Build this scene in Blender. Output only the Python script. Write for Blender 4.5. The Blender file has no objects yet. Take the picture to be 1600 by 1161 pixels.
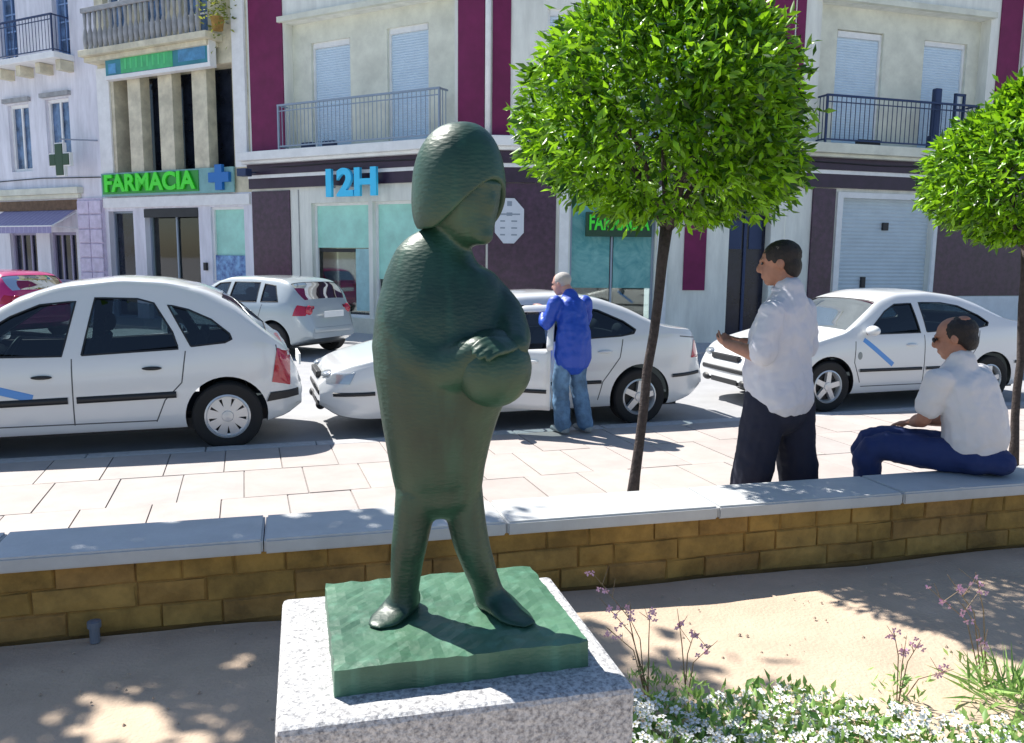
import bpy, bmesh, math, random
from mathutils import Vector, Matrix, Quaternion
from math import sin, cos, pi, radians
import numpy as np
R = random.Random(7)
sc = bpy.context.scene
COL = sc.collection

# ---------------------------------------------------------------- camera, sky, sun, exposure
cam = bpy.data.cameras.new('camera'); cam.sensor_width = 36; cam.lens = 36*1300/1600
cam.clip_start = 0.05; cam.clip_end = 800
camo = bpy.data.objects.new('camera', cam); COL.objects.link(camo); sc.camera = camo
PITCH, ROLL = radians(7.9), radians(0.6)
fw = Vector((0, cos(PITCH), -sin(PITCH))); r0 = Vector((1, 0, 0)); u0 = r0.cross(fw)
rt = (r0*cos(ROLL)+u0*sin(ROLL)).normalized(); up = rt.cross(fw)
M = Matrix((rt, up, -fw)).transposed().to_4x4(); M.translation = Vector((0, 0, 1.8)); camo.matrix_world = M

SUN = Vector((-.63, .51, 1.0)).normalized()          # towards the sun
world = bpy.data.worlds.new('World'); sc.world = world; world.use_nodes = True
nt = world.node_tree; bg = nt.nodes['Background']
sky = nt.nodes.new('ShaderNodeTexSky'); sky.sky_type = 'NISHITA'; sky.sun_disc = False
sky.sun_elevation = math.asin(SUN.z); sky.sun_rotation = math.atan2(SUN.x, SUN.y)
sky.dust_density = .6; sky.ozone_density = 3.5
nt.links.new(sky.outputs[0], bg.inputs[0]); bg.inputs[1].default_value = .08
sl = bpy.data.lights.new('sun', 'SUN'); sl.energy = 5.0; sl.angle = radians(.5); sl.color = (1, .955, .88)
so = bpy.data.objects.new('sun', sl); COL.objects.link(so)
so.rotation_euler = (-SUN).to_track_quat('-Z', 'Y').to_euler()
vs = sc.view_settings; vs.view_transform = 'Standard'; vs.look = 'None'; vs.exposure = .9; vs.gamma = 1.0
vs.use_curve_mapping = False

# ---------------------------------------------------------------- materials
MATS = {}
def mat(name, col, rough=.6, metal=0, bump=0, bscale=30, var=0, vscale=5, spec=.5, coat=0, detail=6, col2=None, distort=0, alpha=None, aniso=None, thr=(.35, .65), trans=0):
    if name in MATS: return MATS[name]
    m = bpy.data.materials.new(name); m.use_nodes = True; n = m.node_tree; p = n.nodes['Principled BSDF']
    p.inputs['Base Color'].default_value = (*col, 1); p.inputs['Roughness'].default_value = rough
    p.inputs['Metallic'].default_value = metal; p.inputs['Specular IOR Level'].default_value = spec
    p.inputs['Coat Weight'].default_value = coat; p.inputs['Coat Roughness'].default_value = .04
    tc = n.nodes.new('ShaderNodeNewGeometry')
    src = tc.outputs['Position']
    if aniso:
        mp = n.nodes.new('ShaderNodeMapping'); mp.inputs['Scale'].default_value = aniso; n.links.new(src, mp.inputs[0]); src = mp.outputs[0]
    if var or col2:
        nz = n.nodes.new('ShaderNodeTexNoise'); nz.inputs['Scale'].default_value = vscale; nz.inputs['Detail'].default_value = detail
        nz.inputs['Roughness'].default_value = .65; nz.inputs['Distortion'].default_value = distort
        n.links.new(src, nz.inputs['Vector'])
        rp = n.nodes.new('ShaderNodeValToRGB'); rp.color_ramp.elements[0].position = thr[0]; rp.color_ramp.elements[1].position = thr[1]
        c2 = col2 if col2 else tuple(c*(1+var) for c in col); c1 = col if col2 else tuple(c*(1-var) for c in col)
        rp.color_ramp.elements[0].color = (*c1, 1); rp.color_ramp.elements[1].color = (*c2, 1)
        n.links.new(nz.outputs['Fac'], rp.inputs[0]); n.links.new(rp.outputs[0], p.inputs['Base Color'])
    if bump:
        b = n.nodes.new('ShaderNodeBump'); b.inputs['Strength'].default_value = bump; b.inputs['Distance'].default_value = .01
        z = n.nodes.new('ShaderNodeTexNoise'); z.inputs['Scale'].default_value = bscale; z.inputs['Detail'].default_value = 8
        n.links.new(src, z.inputs['Vector']); n.links.new(z.outputs['Fac'], b.inputs['Height']); n.links.new(b.outputs[0], p.inputs['Normal'])
    MATS[name] = m
    return m

def glass_mat(name, tint, rough=.02, clear=.4):
    m = bpy.data.materials.new(name); m.use_nodes = True; n = m.node_tree; n.nodes.clear()
    out = n.nodes.new('ShaderNodeOutputMaterial'); mx = n.nodes.new('ShaderNodeMixShader')
    t = n.nodes.new('ShaderNodeBsdfTransparent'); t.inputs[0].default_value = (*tint, 1)
    g = n.nodes.new('ShaderNodeBsdfGlossy'); g.inputs['Roughness'].default_value = rough
    f = n.nodes.new('ShaderNodeFresnel'); f.inputs[0].default_value = 1.5
    ad = n.nodes.new('ShaderNodeMath'); ad.operation = 'ADD'; ad.inputs[1].default_value = clear; ad.use_clamp = True
    n.links.new(f.outputs[0], ad.inputs[0]); n.links.new(ad.outputs[0], mx.inputs[0])
    n.links.new(t.outputs[0], mx.inputs[1]); n.links.new(g.outputs[0], mx.inputs[2]); n.links.new(mx.outputs[0], out.inputs[0])
    return m
GLASS = glass_mat('car_glass', (.30, .38, .40), .02, .05)
SHOPGLASS = glass_mat('shop_glass', (.75, .85, .83), .03, .05)

def leaf_mat(name, c1, c2, rough=.35, tl=.35):
    m = bpy.data.materials.new(name); m.use_nodes = True; n = m.node_tree; p = n.nodes['Principled BSDF']; out = n.nodes['Material Output']
    p.inputs['Roughness'].default_value = rough
    at = n.nodes.new('ShaderNodeAttribute'); at.attribute_name = 'tone'
    rp = n.nodes.new('ShaderNodeValToRGB'); rp.color_ramp.elements[0].color = (*c1, 1); rp.color_ramp.elements[1].color = (*c2, 1)
    n.links.new(at.outputs['Fac'], rp.inputs[0]); n.links.new(rp.outputs[0], p.inputs['Base Color'])
    t = n.nodes.new('ShaderNodeBsdfTranslucent'); hs = n.nodes.new('ShaderNodeHueSaturation'); hs.inputs['Value'].default_value = 1.7; hs.inputs['Hue'].default_value = .485
    n.links.new(rp.outputs[0], hs.inputs['Color']); n.links.new(hs.outputs[0], t.inputs[0])
    mx = n.nodes.new('ShaderNodeMixShader'); mx.inputs[0].default_value = tl
    n.links.new(p.outputs[0], mx.inputs[1]); n.links.new(t.outputs[0], mx.inputs[2]); n.links.new(mx.outputs[0], out.inputs[0])
    return m
LEAF = leaf_mat('orange_tree_leaf', (.006, .045, .004), (.25, .54, .015), .34, .30)
LEAF2 = leaf_mat('bed_leaf', (.09, .22, .05), (.34, .52, .16), .5, .3)
LEAF3 = leaf_mat('balcony_leaf', (.08, .13, .02), (.3, .34, .05), .5, .3)

CREAM = mat('cream_render', (.78, .79, .72), .8, var=.13, vscale=1.0, aniso=(3, 3, .55), bump=.15, bscale=40)
CREAMD = mat('cream_render_old', (.70, .71, .60), .8, var=.12, vscale=2, bump=.15)
PURPLE = mat('purple_render', (.16, .009, .07), .7, var=.16, vscale=2.2, bump=.1)
MARBLE = mat('purple_marble', (.055, .02, .05), .28, var=.4, vscale=9, bump=.03)
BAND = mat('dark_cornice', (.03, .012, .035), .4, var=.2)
SHUTTER = mat('pale_shutter', (.58, .72, .84), .55, var=.04, vscale=3)
WHITE = mat('white_trim', (.82, .83, .82), .6, var=.06, vscale=4)
IRON = mat('grey_iron', (.28, .34, .42), .45, .4)
IRONB = mat('dark_blue_iron', (.03, .05, .12), .45, .4)
AQUA = mat('aqua_blind', (.40, .78, .66), .35, var=.14, vscale=1.5)
TEALSIGN = mat('teal_sign', (.03, .22, .27), .35, var=.15, vscale=2.5)
GREENL = mat('green_letters', (.06, .85, .03), .4)
GREENP = mat('green_panel', (.06, .45, .16), .4, var=.15, vscale=4)
BLUEL = mat('blue_letters', (.05, .60, .95), .4)
BLUEX = mat('blue_cross', (.01, .16, .5), .4)
DARKGREEN = mat('dark_green_cross', (.006, .05, .012), .4)
DARK = mat('dark_interior', (.012, .013, .016), .5, var=.3, vscale=3)
DARKWIN = mat('dark_window_glass', (.015, .02, .035), .08, var=.5, vscale=2)
BLUEWIN = mat('blue_window_glass', (.10, .17, .30), .1, var=.5, vscale=3)
LILAC = mat('lilac_render', (.74, .74, .80), .8, var=.14, vscale=1.0, aniso=(3, 3, .55), bump=.2)
LILACD = mat('lilac_stone', (.64, .58, .72), .8, var=.14, vscale=5, bump=.4, bscale=15)
SAND = mat('yellow_stone', (.64, .60, .45), .8, var=.2, vscale=2.5, bump=.3)
GREYST = mat('grey_baluster', (.34, .35, .36), .8, var=.2)
AWN = mat('lilac_awning', (.30, .28, .46), .8, var=.08, vscale=12)
DOORG = mat('garage_shutter', (.58, .67, .72), .5, var=.05, vscale=2)
ROAD = mat('road_asphalt', (.34, .345, .36), .9, var=.08, vscale=2, bump=.25, bscale=120)
CURB = mat('kerb_granite', (.46, .46, .47), .8, var=.12, vscale=18, bump=.2)
CONC = mat('pavement_base', (.27, .25, .24), .9, var=.1, vscale=8)
BANDST = mat('pavement_band', (.43, .44, .44), .85, var=.07, vscale=2.4, bump=.15)
SLABS = [mat('pavement_slab_%d' % i, c, .85, var=.07, vscale=3, bump=.15, bscale=60) for i, c in enumerate([(.40, .355, .335), (.43, .385, .36), (.395, .36, .345), (.42, .37, .35)])]
SOIL = mat('sandy_earth', (.50, .385, .285), .95, var=.1, vscale=2.4, bump=.6, bscale=55)
STONES = [mat('ochre_stone_%d' % i, c, .85, var=.34, vscale=5, bump=.8, bscale=22) for i, c in enumerate([(.33, .195, .048), (.31, .185, .046), (.34, .205, .055), (.315, .18, .048), (.325, .185, .055)])]
MORTAR = mat('dark_mortar', (.25, .145, .045), .95, var=.2, bump=.5)
COPING = mat('coping_stone', (.50, .515, .52), .5, var=.06, vscale=6, bump=.12, bscale=50)
CONCP = mat('speckled_concrete', (.19, .19, .20), .9, col2=(.60, .60, .60), vscale=120, detail=7, thr=(.34, .60), bump=.5, bscale=90)
BRONZE = None
PAINT = mat('white_car_paint', (.72, .74, .75), .28, coat=1.0)
SILVER = mat('silver_car_paint', (.42, .47, .49), .3, .15, coat=1.0)
REDP = mat('crimson_car_paint', (.50, .015, .16), .3, coat=1.0)
RUBBER = mat('tyre_rubber', (.015, .015, .016), .8, bump=.2)
TRIM = mat('black_trim', (.018, .019, .022), .5)
SEAMM = mat('panel_gap', (.10, .105, .11), .8)
RIMM = mat('wheel_silver', (.62, .64, .66), .3, .5)
LAMPR = mat('red_lamp', (.42, .006, .03), .12, coat=1)
LAMPW = mat('clear_lamp', (.45, .48, .5), .08, .5, coat=1)
STRIPE = mat('blue_door_stripe', (.10, .30, .70), .35)
SEATM = mat('car_seat_cloth', (.07, .07, .08), .9)
SKIN = mat('skin', (.36, .17, .11), .55, var=.1, vscale=14, bump=.05, bscale=90)
SKINP = mat('skin_pale', (.55, .30, .24), .55, var=.1, vscale=14)
HAIRD = mat('dark_hair', (.014, .010, .009), .6, bump=.8, bscale=160)
HAIRG = mat('grey_hair', (.42, .40, .38), .7, bump=.8, bscale=120)
SHIRT = mat('white_shirt', (.60, .60, .66), .85, bump=.5, bscale=9, var=.03, vscale=4)
TEE = mat('white_tshirt', (.68, .67, .68), .9, bump=.45, bscale=8)
NAVY = mat('navy_trousers', (.010, .012, .030), .85, bump=.5, bscale=9)
BLUEJ = mat('blue_jeans', (.012, .028, .115), .85, bump=.5, bscale=10)
JACK = mat('blue_jacket', (.012, .065, .44), .5, bump=.8, bscale=8)
DENIM = mat('light_denim', (.10, .20, .34), .85, var=.35, vscale=8, bump=.6, bscale=10)
SHOE = mat('shoe_leather', (.02, .018, .018), .45)
SHOEG = mat('grey_shoe', (.28, .32, .34), .6)
BARK = mat('tree_bark', (.045, .034, .032), .9, var=.35, vscale=30, bump=1, bscale=60)

def bronze(name, c0, c1, bs):
    m = bpy.data.materials.new(name); m.use_nodes = True; n = m.node_tree; p = n.nodes['Principled BSDF']
    tc = n.nodes.new('ShaderNodeTexCoord')
    nz = n.nodes.new('ShaderNodeTexNoise'); nz.inputs['Scale'].default_value = 6; nz.inputs['Detail'].default_value = 8
    rp = n.nodes.new('ShaderNodeValToRGB'); e = rp.color_ramp.elements
    e[0].position = .35; e[0].color = (c0[0], c0[1], c0[2], 1); e[1].position = .7; e[1].color = (c1[0], c1[1], c1[2], 1)
    n.links.new(tc.outputs['Object'], nz.inputs['Vector']); n.links.new(nz.outputs['Fac'], rp.inputs[0]); n.links.new(rp.outputs[0], p.inputs['Base Color'])
    m3 = n.nodes.new('ShaderNodeMapping'); m3.inputs['Scale'].default_value = (26, 26, 2.2); n.links.new(tc.outputs['Object'], m3.inputs[0])
    z3 = n.nodes.new('ShaderNodeTexNoise'); z3.inputs['Scale'].default_value = 1; z3.inputs['Detail'].default_value = 7; n.links.new(m3.outputs[0], z3.inputs['Vector'])
    r3 = n.nodes.new('ShaderNodeValToRGB'); r3.color_ramp.elements[0].position = .52; r3.color_ramp.elements[0].color = (0, 0, 0, 1); r3.color_ramp.elements[1].position = .72; r3.color_ramp.elements[1].color = (.38, .38, .38, 1)
    n.links.new(z3.outputs['Fac'], r3.inputs[0]); x3 = n.nodes.new('ShaderNodeMix'); x3.data_type = 'RGBA'; n.links.new(r3.outputs[0], x3.inputs[0])
    n.links.new(rp.outputs[0], x3.inputs[6]); x3.inputs[7].default_value = (c1[0]*1.6, c1[1]*1.7, c1[2]*1.9, 1); n.links.new(x3.outputs[2], p.inputs['Base Color'])
    p.inputs['Roughness'].default_value = .45; p.inputs['Metallic'].default_value = .05; p.inputs['Specular IOR Level'].default_value = .6
    # tool marks: fine horizontal hammering
    mp = n.nodes.new('ShaderNodeMapping'); mp.inputs['Scale'].default_value = (70, 70, 190); n.links.new(tc.outputs['Object'], mp.inputs[0])
    v = n.nodes.new('ShaderNodeTexVoronoi'); v.inputs['Scale'].default_value = 1; n.links.new(mp.outputs[0], v.inputs['Vector'])
    z = n.nodes.new('ShaderNodeTexNoise'); z.inputs['Scale'].default_value = 60; z.inputs['Detail'].default_value = 6; n.links.new(tc.outputs['Object'], z.inputs['Vector'])
    a = n.nodes.new('ShaderNodeMath'); a.operation = 'ADD'; n.links.new(v.outputs['Distance'], a.inputs[0]); n.links.new(z.outputs['Fac'], a.inputs[1])
    b = n.nodes.new('ShaderNodeBump'); b.inputs['Strength'].default_value = bs; b.inputs['Distance'].default_value = .003
    n.links.new(a.outputs[0], b.inputs['Height']); n.links.new(b.outputs[0], p.inputs['Normal'])
    return m
BRONZE = bronze('green_bronze', (.005, .027, .017), (.016, .066, .038), .2)
BRONZEP = bronze('green_bronze_plate', (.030, .095, .055), (.085, .20, .12), .2)

# ---------------------------------------------------------------- helpers
def setp(o, label=None, cat=None, group=None, kind=None):
    if label: o['label'] = label
    if cat: o['category'] = cat
    if group: o['group'] = group
    if kind: o['kind'] = kind
    return o
def thing(name, label, cat, loc=(0, 0, 0), rotz=0, group=None):
    o = bpy.data.objects.new(name, None); COL.objects.link(o); o.location = loc; o.rotation_euler = (0, 0, rotz)
    o.empty_display_size = .2
    return setp(o, label, cat, group)
def basis(o):
    return Matrix.LocRotScale(o.location, o.rotation_euler, o.scale)
def world_of(o):
    m = basis(o)
    while o.parent: o = o.parent; m = basis(o) @ m
    return m
class MB:
    """collects shapes; T maps the authoring frame to the world (or to the parent when local=True)"""
    def __init__(s, T=None): s.v = []; s.f = []; s.T = T or Matrix()
    def add(s, vs, fs):
        k = len(s.v); s.v += [s.T @ Vector(v) for v in vs]; s.f += [tuple(i+k for i in f) for f in fs]
    def box(s, x0, x1, y0, y1, z0, z1):
        s.add([(x0, y0, z0), (x1, y0, z0), (x1, y1, z0), (x0, y1, z0), (x0, y0, z1), (x1, y0, z1), (x1, y1, z1), (x0, y1, z1)],
              [(0, 3, 2, 1), (4, 5, 6, 7), (0, 1, 5, 4), (1, 2, 6, 5), (2, 3, 7, 6), (3, 0, 4, 7)])
        return s
    def tube(s, pts, r, n=8, closed=False):
        pts = [Vector(p) for p in pts]; rs = r if isinstance(r, (list, tuple)) else [r]*len(pts); vs = []; N = len(pts)
        for i, p in enumerate(pts):
            if closed: t = pts[(i+1) % N]-pts[i-1]
            else: t = pts[min(i+1, N-1)]-pts[max(i-1, 0)]
            t.normalize(); a = t.orthogonal() if i == 0 else (A - t*A.dot(t)); A = a.normalized(); B = t.cross(A)
            for j in range(n): an = 2*pi*j/n; vs.append(p+(A*cos(an)+B*sin(an))*rs[i])
        fs = []
        for i in range(N if closed else N-1):
            for j in range(n):
                a0 = i*n; b0 = ((i+1) % N)*n
                fs.append((a0+j, a0+(j+1) % n, b0+(j+1) % n, b0+j))
        if not closed: fs.append(tuple(range(n))[::-1]); fs.append(tuple((N-1)*n+j for j in range(n)))
        s.add(vs, fs); return s
    def lathe(s, prof, c=(0, 0, 0), axis='Z', n=24, caps=3):
        vs = []; fs = []; c = Vector(c)
        for r, h in prof:
            for j in range(n):
                a = 2*pi*j/n
                vs.append(c+(Vector((r*cos(a), r*sin(a), h)) if axis == 'Z' else Vector((r*cos(a), h, -r*sin(a)))))
        for i in range(len(prof)-1):
            for j in range(n): fs.append((i*n+j, i*n+(j+1) % n, (i+1)*n+(j+1) % n, (i+1)*n+j))
        if caps & 1: fs.append(tuple(range(n))[::-1])
        if caps & 2: fs.append(tuple((len(prof)-1)*n+j for j in range(n)))
        s.add(vs, fs); return s
    def prism(s, poly, y0, y1):
        """polygon in (x,z), extruded along y"""
        n = len(poly); s.add([(x, y0, z) for x, z in poly]+[(x, y1, z) for x, z in poly],
            [tuple(range(n)), tuple(range(n, 2*n))[::-1]]+[(i, i+n, (i+1) % n+n, (i+1) % n) for i in range(n)]); return s
    def ell(s, c, r, rot=None, n=14, m=10):
        vs = [(0, 0, -1)]; fs = []
        for i in range(1, m):
            a = -pi/2+pi*i/m
            for j in range(n): b = 2*pi*j/n; vs.append((cos(a)*cos(b), cos(a)*sin(b), sin(a)))
        vs.append((0, 0, 1)); top = len(vs)-1
        for j in range(n):
            fs.append((0, 1+(j+1) % n, 1+j)); fs.append((top, top-n+j, top-n+(j+1) % n))
        for i in range(m-2):
            for j in range(n): a = 1+i*n; fs.append((a+j, a+(j+1) % n, a+n+(j+1) % n, a+n+j))
        q = rot or Matrix.Identity(3); c = Vector(c)
        s.add([c+q @ Vector((v[0]*r[0], v[1]*r[1], v[2]*r[2])) for v in vs], fs); return s
    def limb(s, pts, rad, side=(1, 0, 0), n=14, sub=3):
        """tapered elliptical limb through pts; rad = list of (a along side, b across)"""
        pts = [Vector(p) for p in pts]; rad = [(r, r) if not isinstance(r, (tuple, list)) else r for r in rad]
        P = []; Q = []
        N = len(pts)
        for i in range(N-1):
            p0, p1, p2, p3 = pts[max(i-1, 0)], pts[i], pts[i+1], pts[min(i+2, N-1)]
            for k in range(sub):
                t = k/sub
                P.append(.5*((2*p1)+(p2-p0)*t+(2*p0-5*p1+4*p2-p3)*t*t+(3*p1-p0-3*p2+p3)*t**3))
                tt = t*t*(3-2*t); Q.append((rad[i][0]*(1-tt)+rad[i+1][0]*tt, rad[i][1]*(1-tt)+rad[i+1][1]*tt))
        P.append(pts[-1]); Q.append(rad[-1])
        # rounded ends
        t0 = (P[1]-P[0]).normalized(); t1 = (P[-1]-P[-2]).normalized()
        def cap(p, q, d):
            r = min(q); return [(p+d*r*sin(a), (q[0]*cos(a), q[1]*cos(a))) for a in (.5, 1.0, 1.4)]
        c0 = cap(P[0], Q[0], -t0)[::-1]; c1 = cap(P[-1], Q[-1], t1)
        P2 = [c[0] for c in c0]+P+[c[0] for c in c1]; Q2 = [c[1] for c in c0]+Q+[c[1] for c in c1]
        vs = []; S = Vector(side)
        for i, p in enumerate(P2):
            t = (P2[min(i+1, len(P2)-1)]-P2[max(i-1, 0)]).normalized()
            a = S-t*S.dot(t)
            if a.length < .05: a = t.orthogonal()
            a.normalize(); b = t.cross(a)
            for j in range(n): an = 2*pi*j/n; vs.append(p+a*cos(an)*Q2[i][0]+b*sin(an)*Q2[i][1])
        fs = []; L = len(P2)
        for i in range(L-1):
            for j in range(n): fs.append((i*n+j, i*n+(j+1) % n, (i+1)*n+(j+1) % n, (i+1)*n+j))
        fs.append(tuple(range(n))[::-1]); fs.append(tuple((L-1)*n+j for j in range(n)))
        s.add(vs, fs); return s
    def grid(s, rows, closed=False):
        """rows of points -> quads"""
        n = len(rows[0]); vs = [p for r in rows for p in r]
        s.add(vs, [(i*n+j, i*n+j+1, (i+1)*n+j+1, (i+1)*n+j) for i in range(len(rows)-1) for j in range(n-1)]); return s
    def wall(s, u0, u1, z0, z1, holes, depth=.2):
        us = sorted(set([u0, u1]+[h[0] for h in holes]+[h[1] for h in holes])); zs = sorted(set([z0, z1]+[h[2] for h in holes]+[h[3] for h in holes]))
        for a, b in zip(us, us[1:]):
            for c, d in zip(zs, zs[1:]):
                um, zm = (a+b)/2, (c+d)/2
                if any(h[0] < um < h[1] and h[2] < zm < h[3] for h in holes): continue
                s.add([(a, 0, c), (b, 0, c), (b, 0, d), (a, 0, d)], [(0, 1, 2, 3)])
        for h in holes:
            a, b, c, d = h[:4]; D = h[4] if len(h) > 4 else depth
            s.add([(a, 0, c), (b, 0, c), (b, 0, d), (a, 0, d), (a, D, c), (b, D, c), (b, D, d), (a, D, d)],
                  [(0, 4, 5, 1), (1, 5, 6, 2), (2, 6, 7, 3), (3, 7, 4, 0)])
        return s
    def fast(s):
        return s
def mesh_of(name, mb, inv=None, smooth=False, bevel=0):
    me = bpy.data.meshes.new(name); vs = [inv @ v for v in mb.v] if inv else mb.v
    me.from_pydata([tuple(v) for v in vs], [], mb.f)
    me.update()
    if smooth: me.polygons.foreach_set('use_smooth', [True]*len(me.polygons))
    return me
def part(name, mb, m, parent=None, smooth=False, label=None, bevel=0, kind=None):
    inv = world_of(parent).inverted() if parent else None
    me = mesh_of(name, mb, inv, smooth); me.materials.append(m)
    o = bpy.data.objects.new(name, me); COL.objects.link(o)
    if parent: o.parent = parent
    if label: o['label'] = label
    if kind: o['kind'] = kind
    if bevel:
        b = o.modifiers.new('bevel', 'BEVEL'); b.width = bevel; b.segments = 2; b.limit_method = 'ANGLE'; b.angle_limit = radians(40)
    return o
def smooth_by_angle(me, ang=40):
    bm = bmesh.new(); bm.from_mesh(me); a = radians(ang)
    for f in bm.faces: f.smooth = True
    for e in bm.edges:
        if len(e.link_faces) == 2 and e.calc_face_angle(0) > a: e.smooth = False
    bm.to_mesh(me); bm.free()
def baked(o):
    dg = bpy.context.evaluated_depsgraph_get(); dg.update()
    return bpy.data.meshes.new_from_object(o.evaluated_get(dg), depsgraph=dg)
def organic(name, mb, m, parent=None, voxel=.01, it=6, label=None, disp=0, dscale=.1):
    """union of overlapping closed shapes into one continuous smooth surface"""
    inv = world_of(parent).inverted() if parent else None
    me = mesh_of(name, mb, inv)
    bm = bmesh.new(); bm.from_mesh(me); bmesh.ops.recalc_face_normals(bm, faces=bm.faces); bm.to_mesh(me); bm.free()
    t = bpy.data.objects.new('tmp', me); COL.objects.link(t)
    r = t.modifiers.new('r', 'REMESH'); r.mode = 'VOXEL'; r.voxel_size = voxel
    s = t.modifiers.new('s', 'SMOOTH'); s.factor = .5; s.iterations = it
    if disp:
        tx = bpy.data.textures.new(name+'_folds', 'CLOUDS'); tx.noise_scale = dscale; tx.noise_depth = 2
        d = t.modifiers.new('d', 'DISPLACE'); d.texture = tx; d.strength = disp; d.mid_level = .5; d.texture_coords = 'LOCAL'
    e = baked(t); bpy.data.objects.remove(t); e.name = name
    e.polygons.foreach_set('use_smooth', [True]*len(e.polygons)); e.materials.clear(); e.materials.append(m)
    o = bpy.data.objects.new(name, e); COL.objects.link(o)
    if parent: o.parent = parent
    if label: o['label'] = label
    return o
def copy_piece(src, parent, loc, rot=None):
    c = src.copy(); c.parent = parent; c.location = loc
    if rot is not None: c.rotation_euler = rot
    COL.objects.link(c); return c
def text_obj(name, body, size, m, T, parent, ext=.02, width=None, bold=0):
    c = bpy.data.curves.new(name, 'FONT'); c.body = body; c.size = size; c.extrude = ext; c.align_x = 'CENTER'; c.align_y = 'CENTER'; c.offset = bold
    t = bpy.data.objects.new('tmp', c); COL.objects.link(t)
    me = baked(t); bpy.data.objects.remove(t); me.materials.clear(); me.materials.append(m)
    xs = [v.co.x for v in me.vertices]; w = max(xs)-min(xs); k = (width/w) if width else 1
    W = T @ Matrix.Rotation(pi/2, 4, 'X'); inv = world_of(parent).inverted()
    for v in me.vertices: v.co = inv @ (W @ Vector((v.co.x*k, v.co.y, v.co.z)))
    o = bpy.data.objects.new(name, me); COL.objects.link(o); o.parent = parent
    return o
def frame(a, b):
    a = Vector((*a, 0)); b = Vector((*b, 0)); d = (b-a).normalized(); n = Vector((-d.y, d.x, 0))
    m = Matrix((d, n, Vector((0, 0, 1)))).transposed().to_4x4(); m.translation = a; return m

# ---------------------------------------------------------------- ground, road, pavements
T0 = Matrix()
def sheet(name, poly, z, m, parent=None):
    b = MB(); b.add([(x, y, z) for x, y in poly], [tuple(range(len(poly)))]); o = part(name, b, m, parent); o['kind'] = 'structure'; return o
sheet('ground', [(-300, -300), (300, -300), (300, 300), (-300, 300)], -.12, ROAD)
KD = Vector((.952, .306, 0)).normalized(); KN = Vector((-KD.y, KD.x, 0)); KO = Vector((0, 8.543, 0))
FK = frame((0, 8.543), (KD.x, 8.543+KD.y))
WO = Vector((0, 4.54, 0)); FW = frame((0, 4.54), (1, 4.54+.264))
def fr(F, u, n, z=0): return F @ Vector((u, n, z))
road = MB(FK); road.add([(-30, .0, -.05), (45, .0, -.05), (45, 14, -.05), (-30, 14, -.05)], [(0, 1, 2, 3)])
part('road', road, ROAD)['kind'] = 'structure'
b = MB(); q = [fr(FK, -22, -.18), fr(FK, 30, -.18), fr(FW, 30, -.02), fr(FW, -22, -.02)]
b.add([(p.x, p.y, -.012) for p in q[::-1]], [(0, 1, 2, 3)]); b.add([(p.x, p.y, -.11) for p in q[::-1]], [(0, 1, 2, 3)])
pav = part('pavement', b, CONC); pav['kind'] = 'structure'
# kerb stones
kb = MB(); kb.box(0, .992, -.18, 0, -.11, 0); ks = None
for i in range(-8, 18):
    if ks is None:
        ks = part('kerb_stone', kb, CURB, None, bevel=.012); ks.parent = pav; k = ks
    else: k = ks.copy(); COL.objects.link(k)
    k.location = fr(FK, i*1.0, 0, R.uniform(-.002, .002)); k.rotation_euler = (0, 0, math.atan2(KD.y, KD.x))
# paving slabs, two rows of 0.9 x 0.78 laid square to the kerb
ang = math.atan2(KD.y, KD.x)
slab_src = []
for i, m in enumerate(SLABS):
    s = MB(); s.box(0, .46, 0, .80, -.05, 0); me = mesh_of('paving_slab', s); me.materials.append(m); slab_src.append(me)
for row in range(3):
    n0 = -.19-.81*(row+1)
    for i in range(-13, 24):
        u = i*.47+(.16 if row % 2 else 0); c = fr(FK, u+.23, n0+.4)
        if (FW.inverted() @ c).y < .42: continue
        o = bpy.data.objects.new('paving_slab', slab_src[R.randrange(4)]); COL.objects.link(o); o.parent = pav
        o.location = fr(FK, u, n0, R.uniform(-.003, .002)); o.rotation_euler = (R.uniform(-.002, .002), R.uniform(-.002, .002), ang)
        o.scale = (1.0, 1, 1)
# lighter strip against the wall
bs = MB(); bs.box(0, 1.19, 0, 1.15, -.05, .008); bsrc = mesh_of('strip_slab', bs); bsrc.materials.append(BANDST)
for i in range(-9, 16):
    o = bpy.data.objects.new('strip_slab', bsrc); COL.objects.link(o); o.parent = pav; o.location = fr(FW, i*1.196, .0, R.uniform(-.001, .002)); o.rotation_euler = (0, 0, math.atan(.264))

# garden
b = MB(); N = 90
rows = []
for j in range(N+1):
    r = []
    for i in range(N+1):
        p = fr(FW, -8+18*i/N, -.38-7*(j/N)**1.4); w = FW @ Vector((-8+18*i/N, -.38-7*(j/N)**1.4, 0))
        r.append((w.x, w.y, .03+.012*sin(w.x*3.1+w.y)*sin(w.y*4.3)+R.uniform(-.003, .003)))
    rows.append(r)
b.grid(rows[::-1]); o = part('garden_ground', b, SOIL, smooth=True); o['kind'] = 'structure'
# loose grit on the sandy ground
g = MB()
for k in range(700):
    x, y = R.uniform(-3, 4), R.uniform(2.1, 5.2)
    if (FW.inverted() @ Vector((x, y, 0))).y > -.40: continue
    s = R.uniform(.003, .010); g.add([(x-s, y, .032), (x, y-s, .03), (x+s, y+.3*s, .032), (x, y+s, .03), (x, y, .034+s*.8)], [(0, 1, 4), (1, 2, 4), (2, 3, 4), (3, 0, 4)])
part('grit', g, mat('grit_stone', (.42, .33, .25), .9, var=.3, vscale=40))['kind'] = 'stuff'

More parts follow.
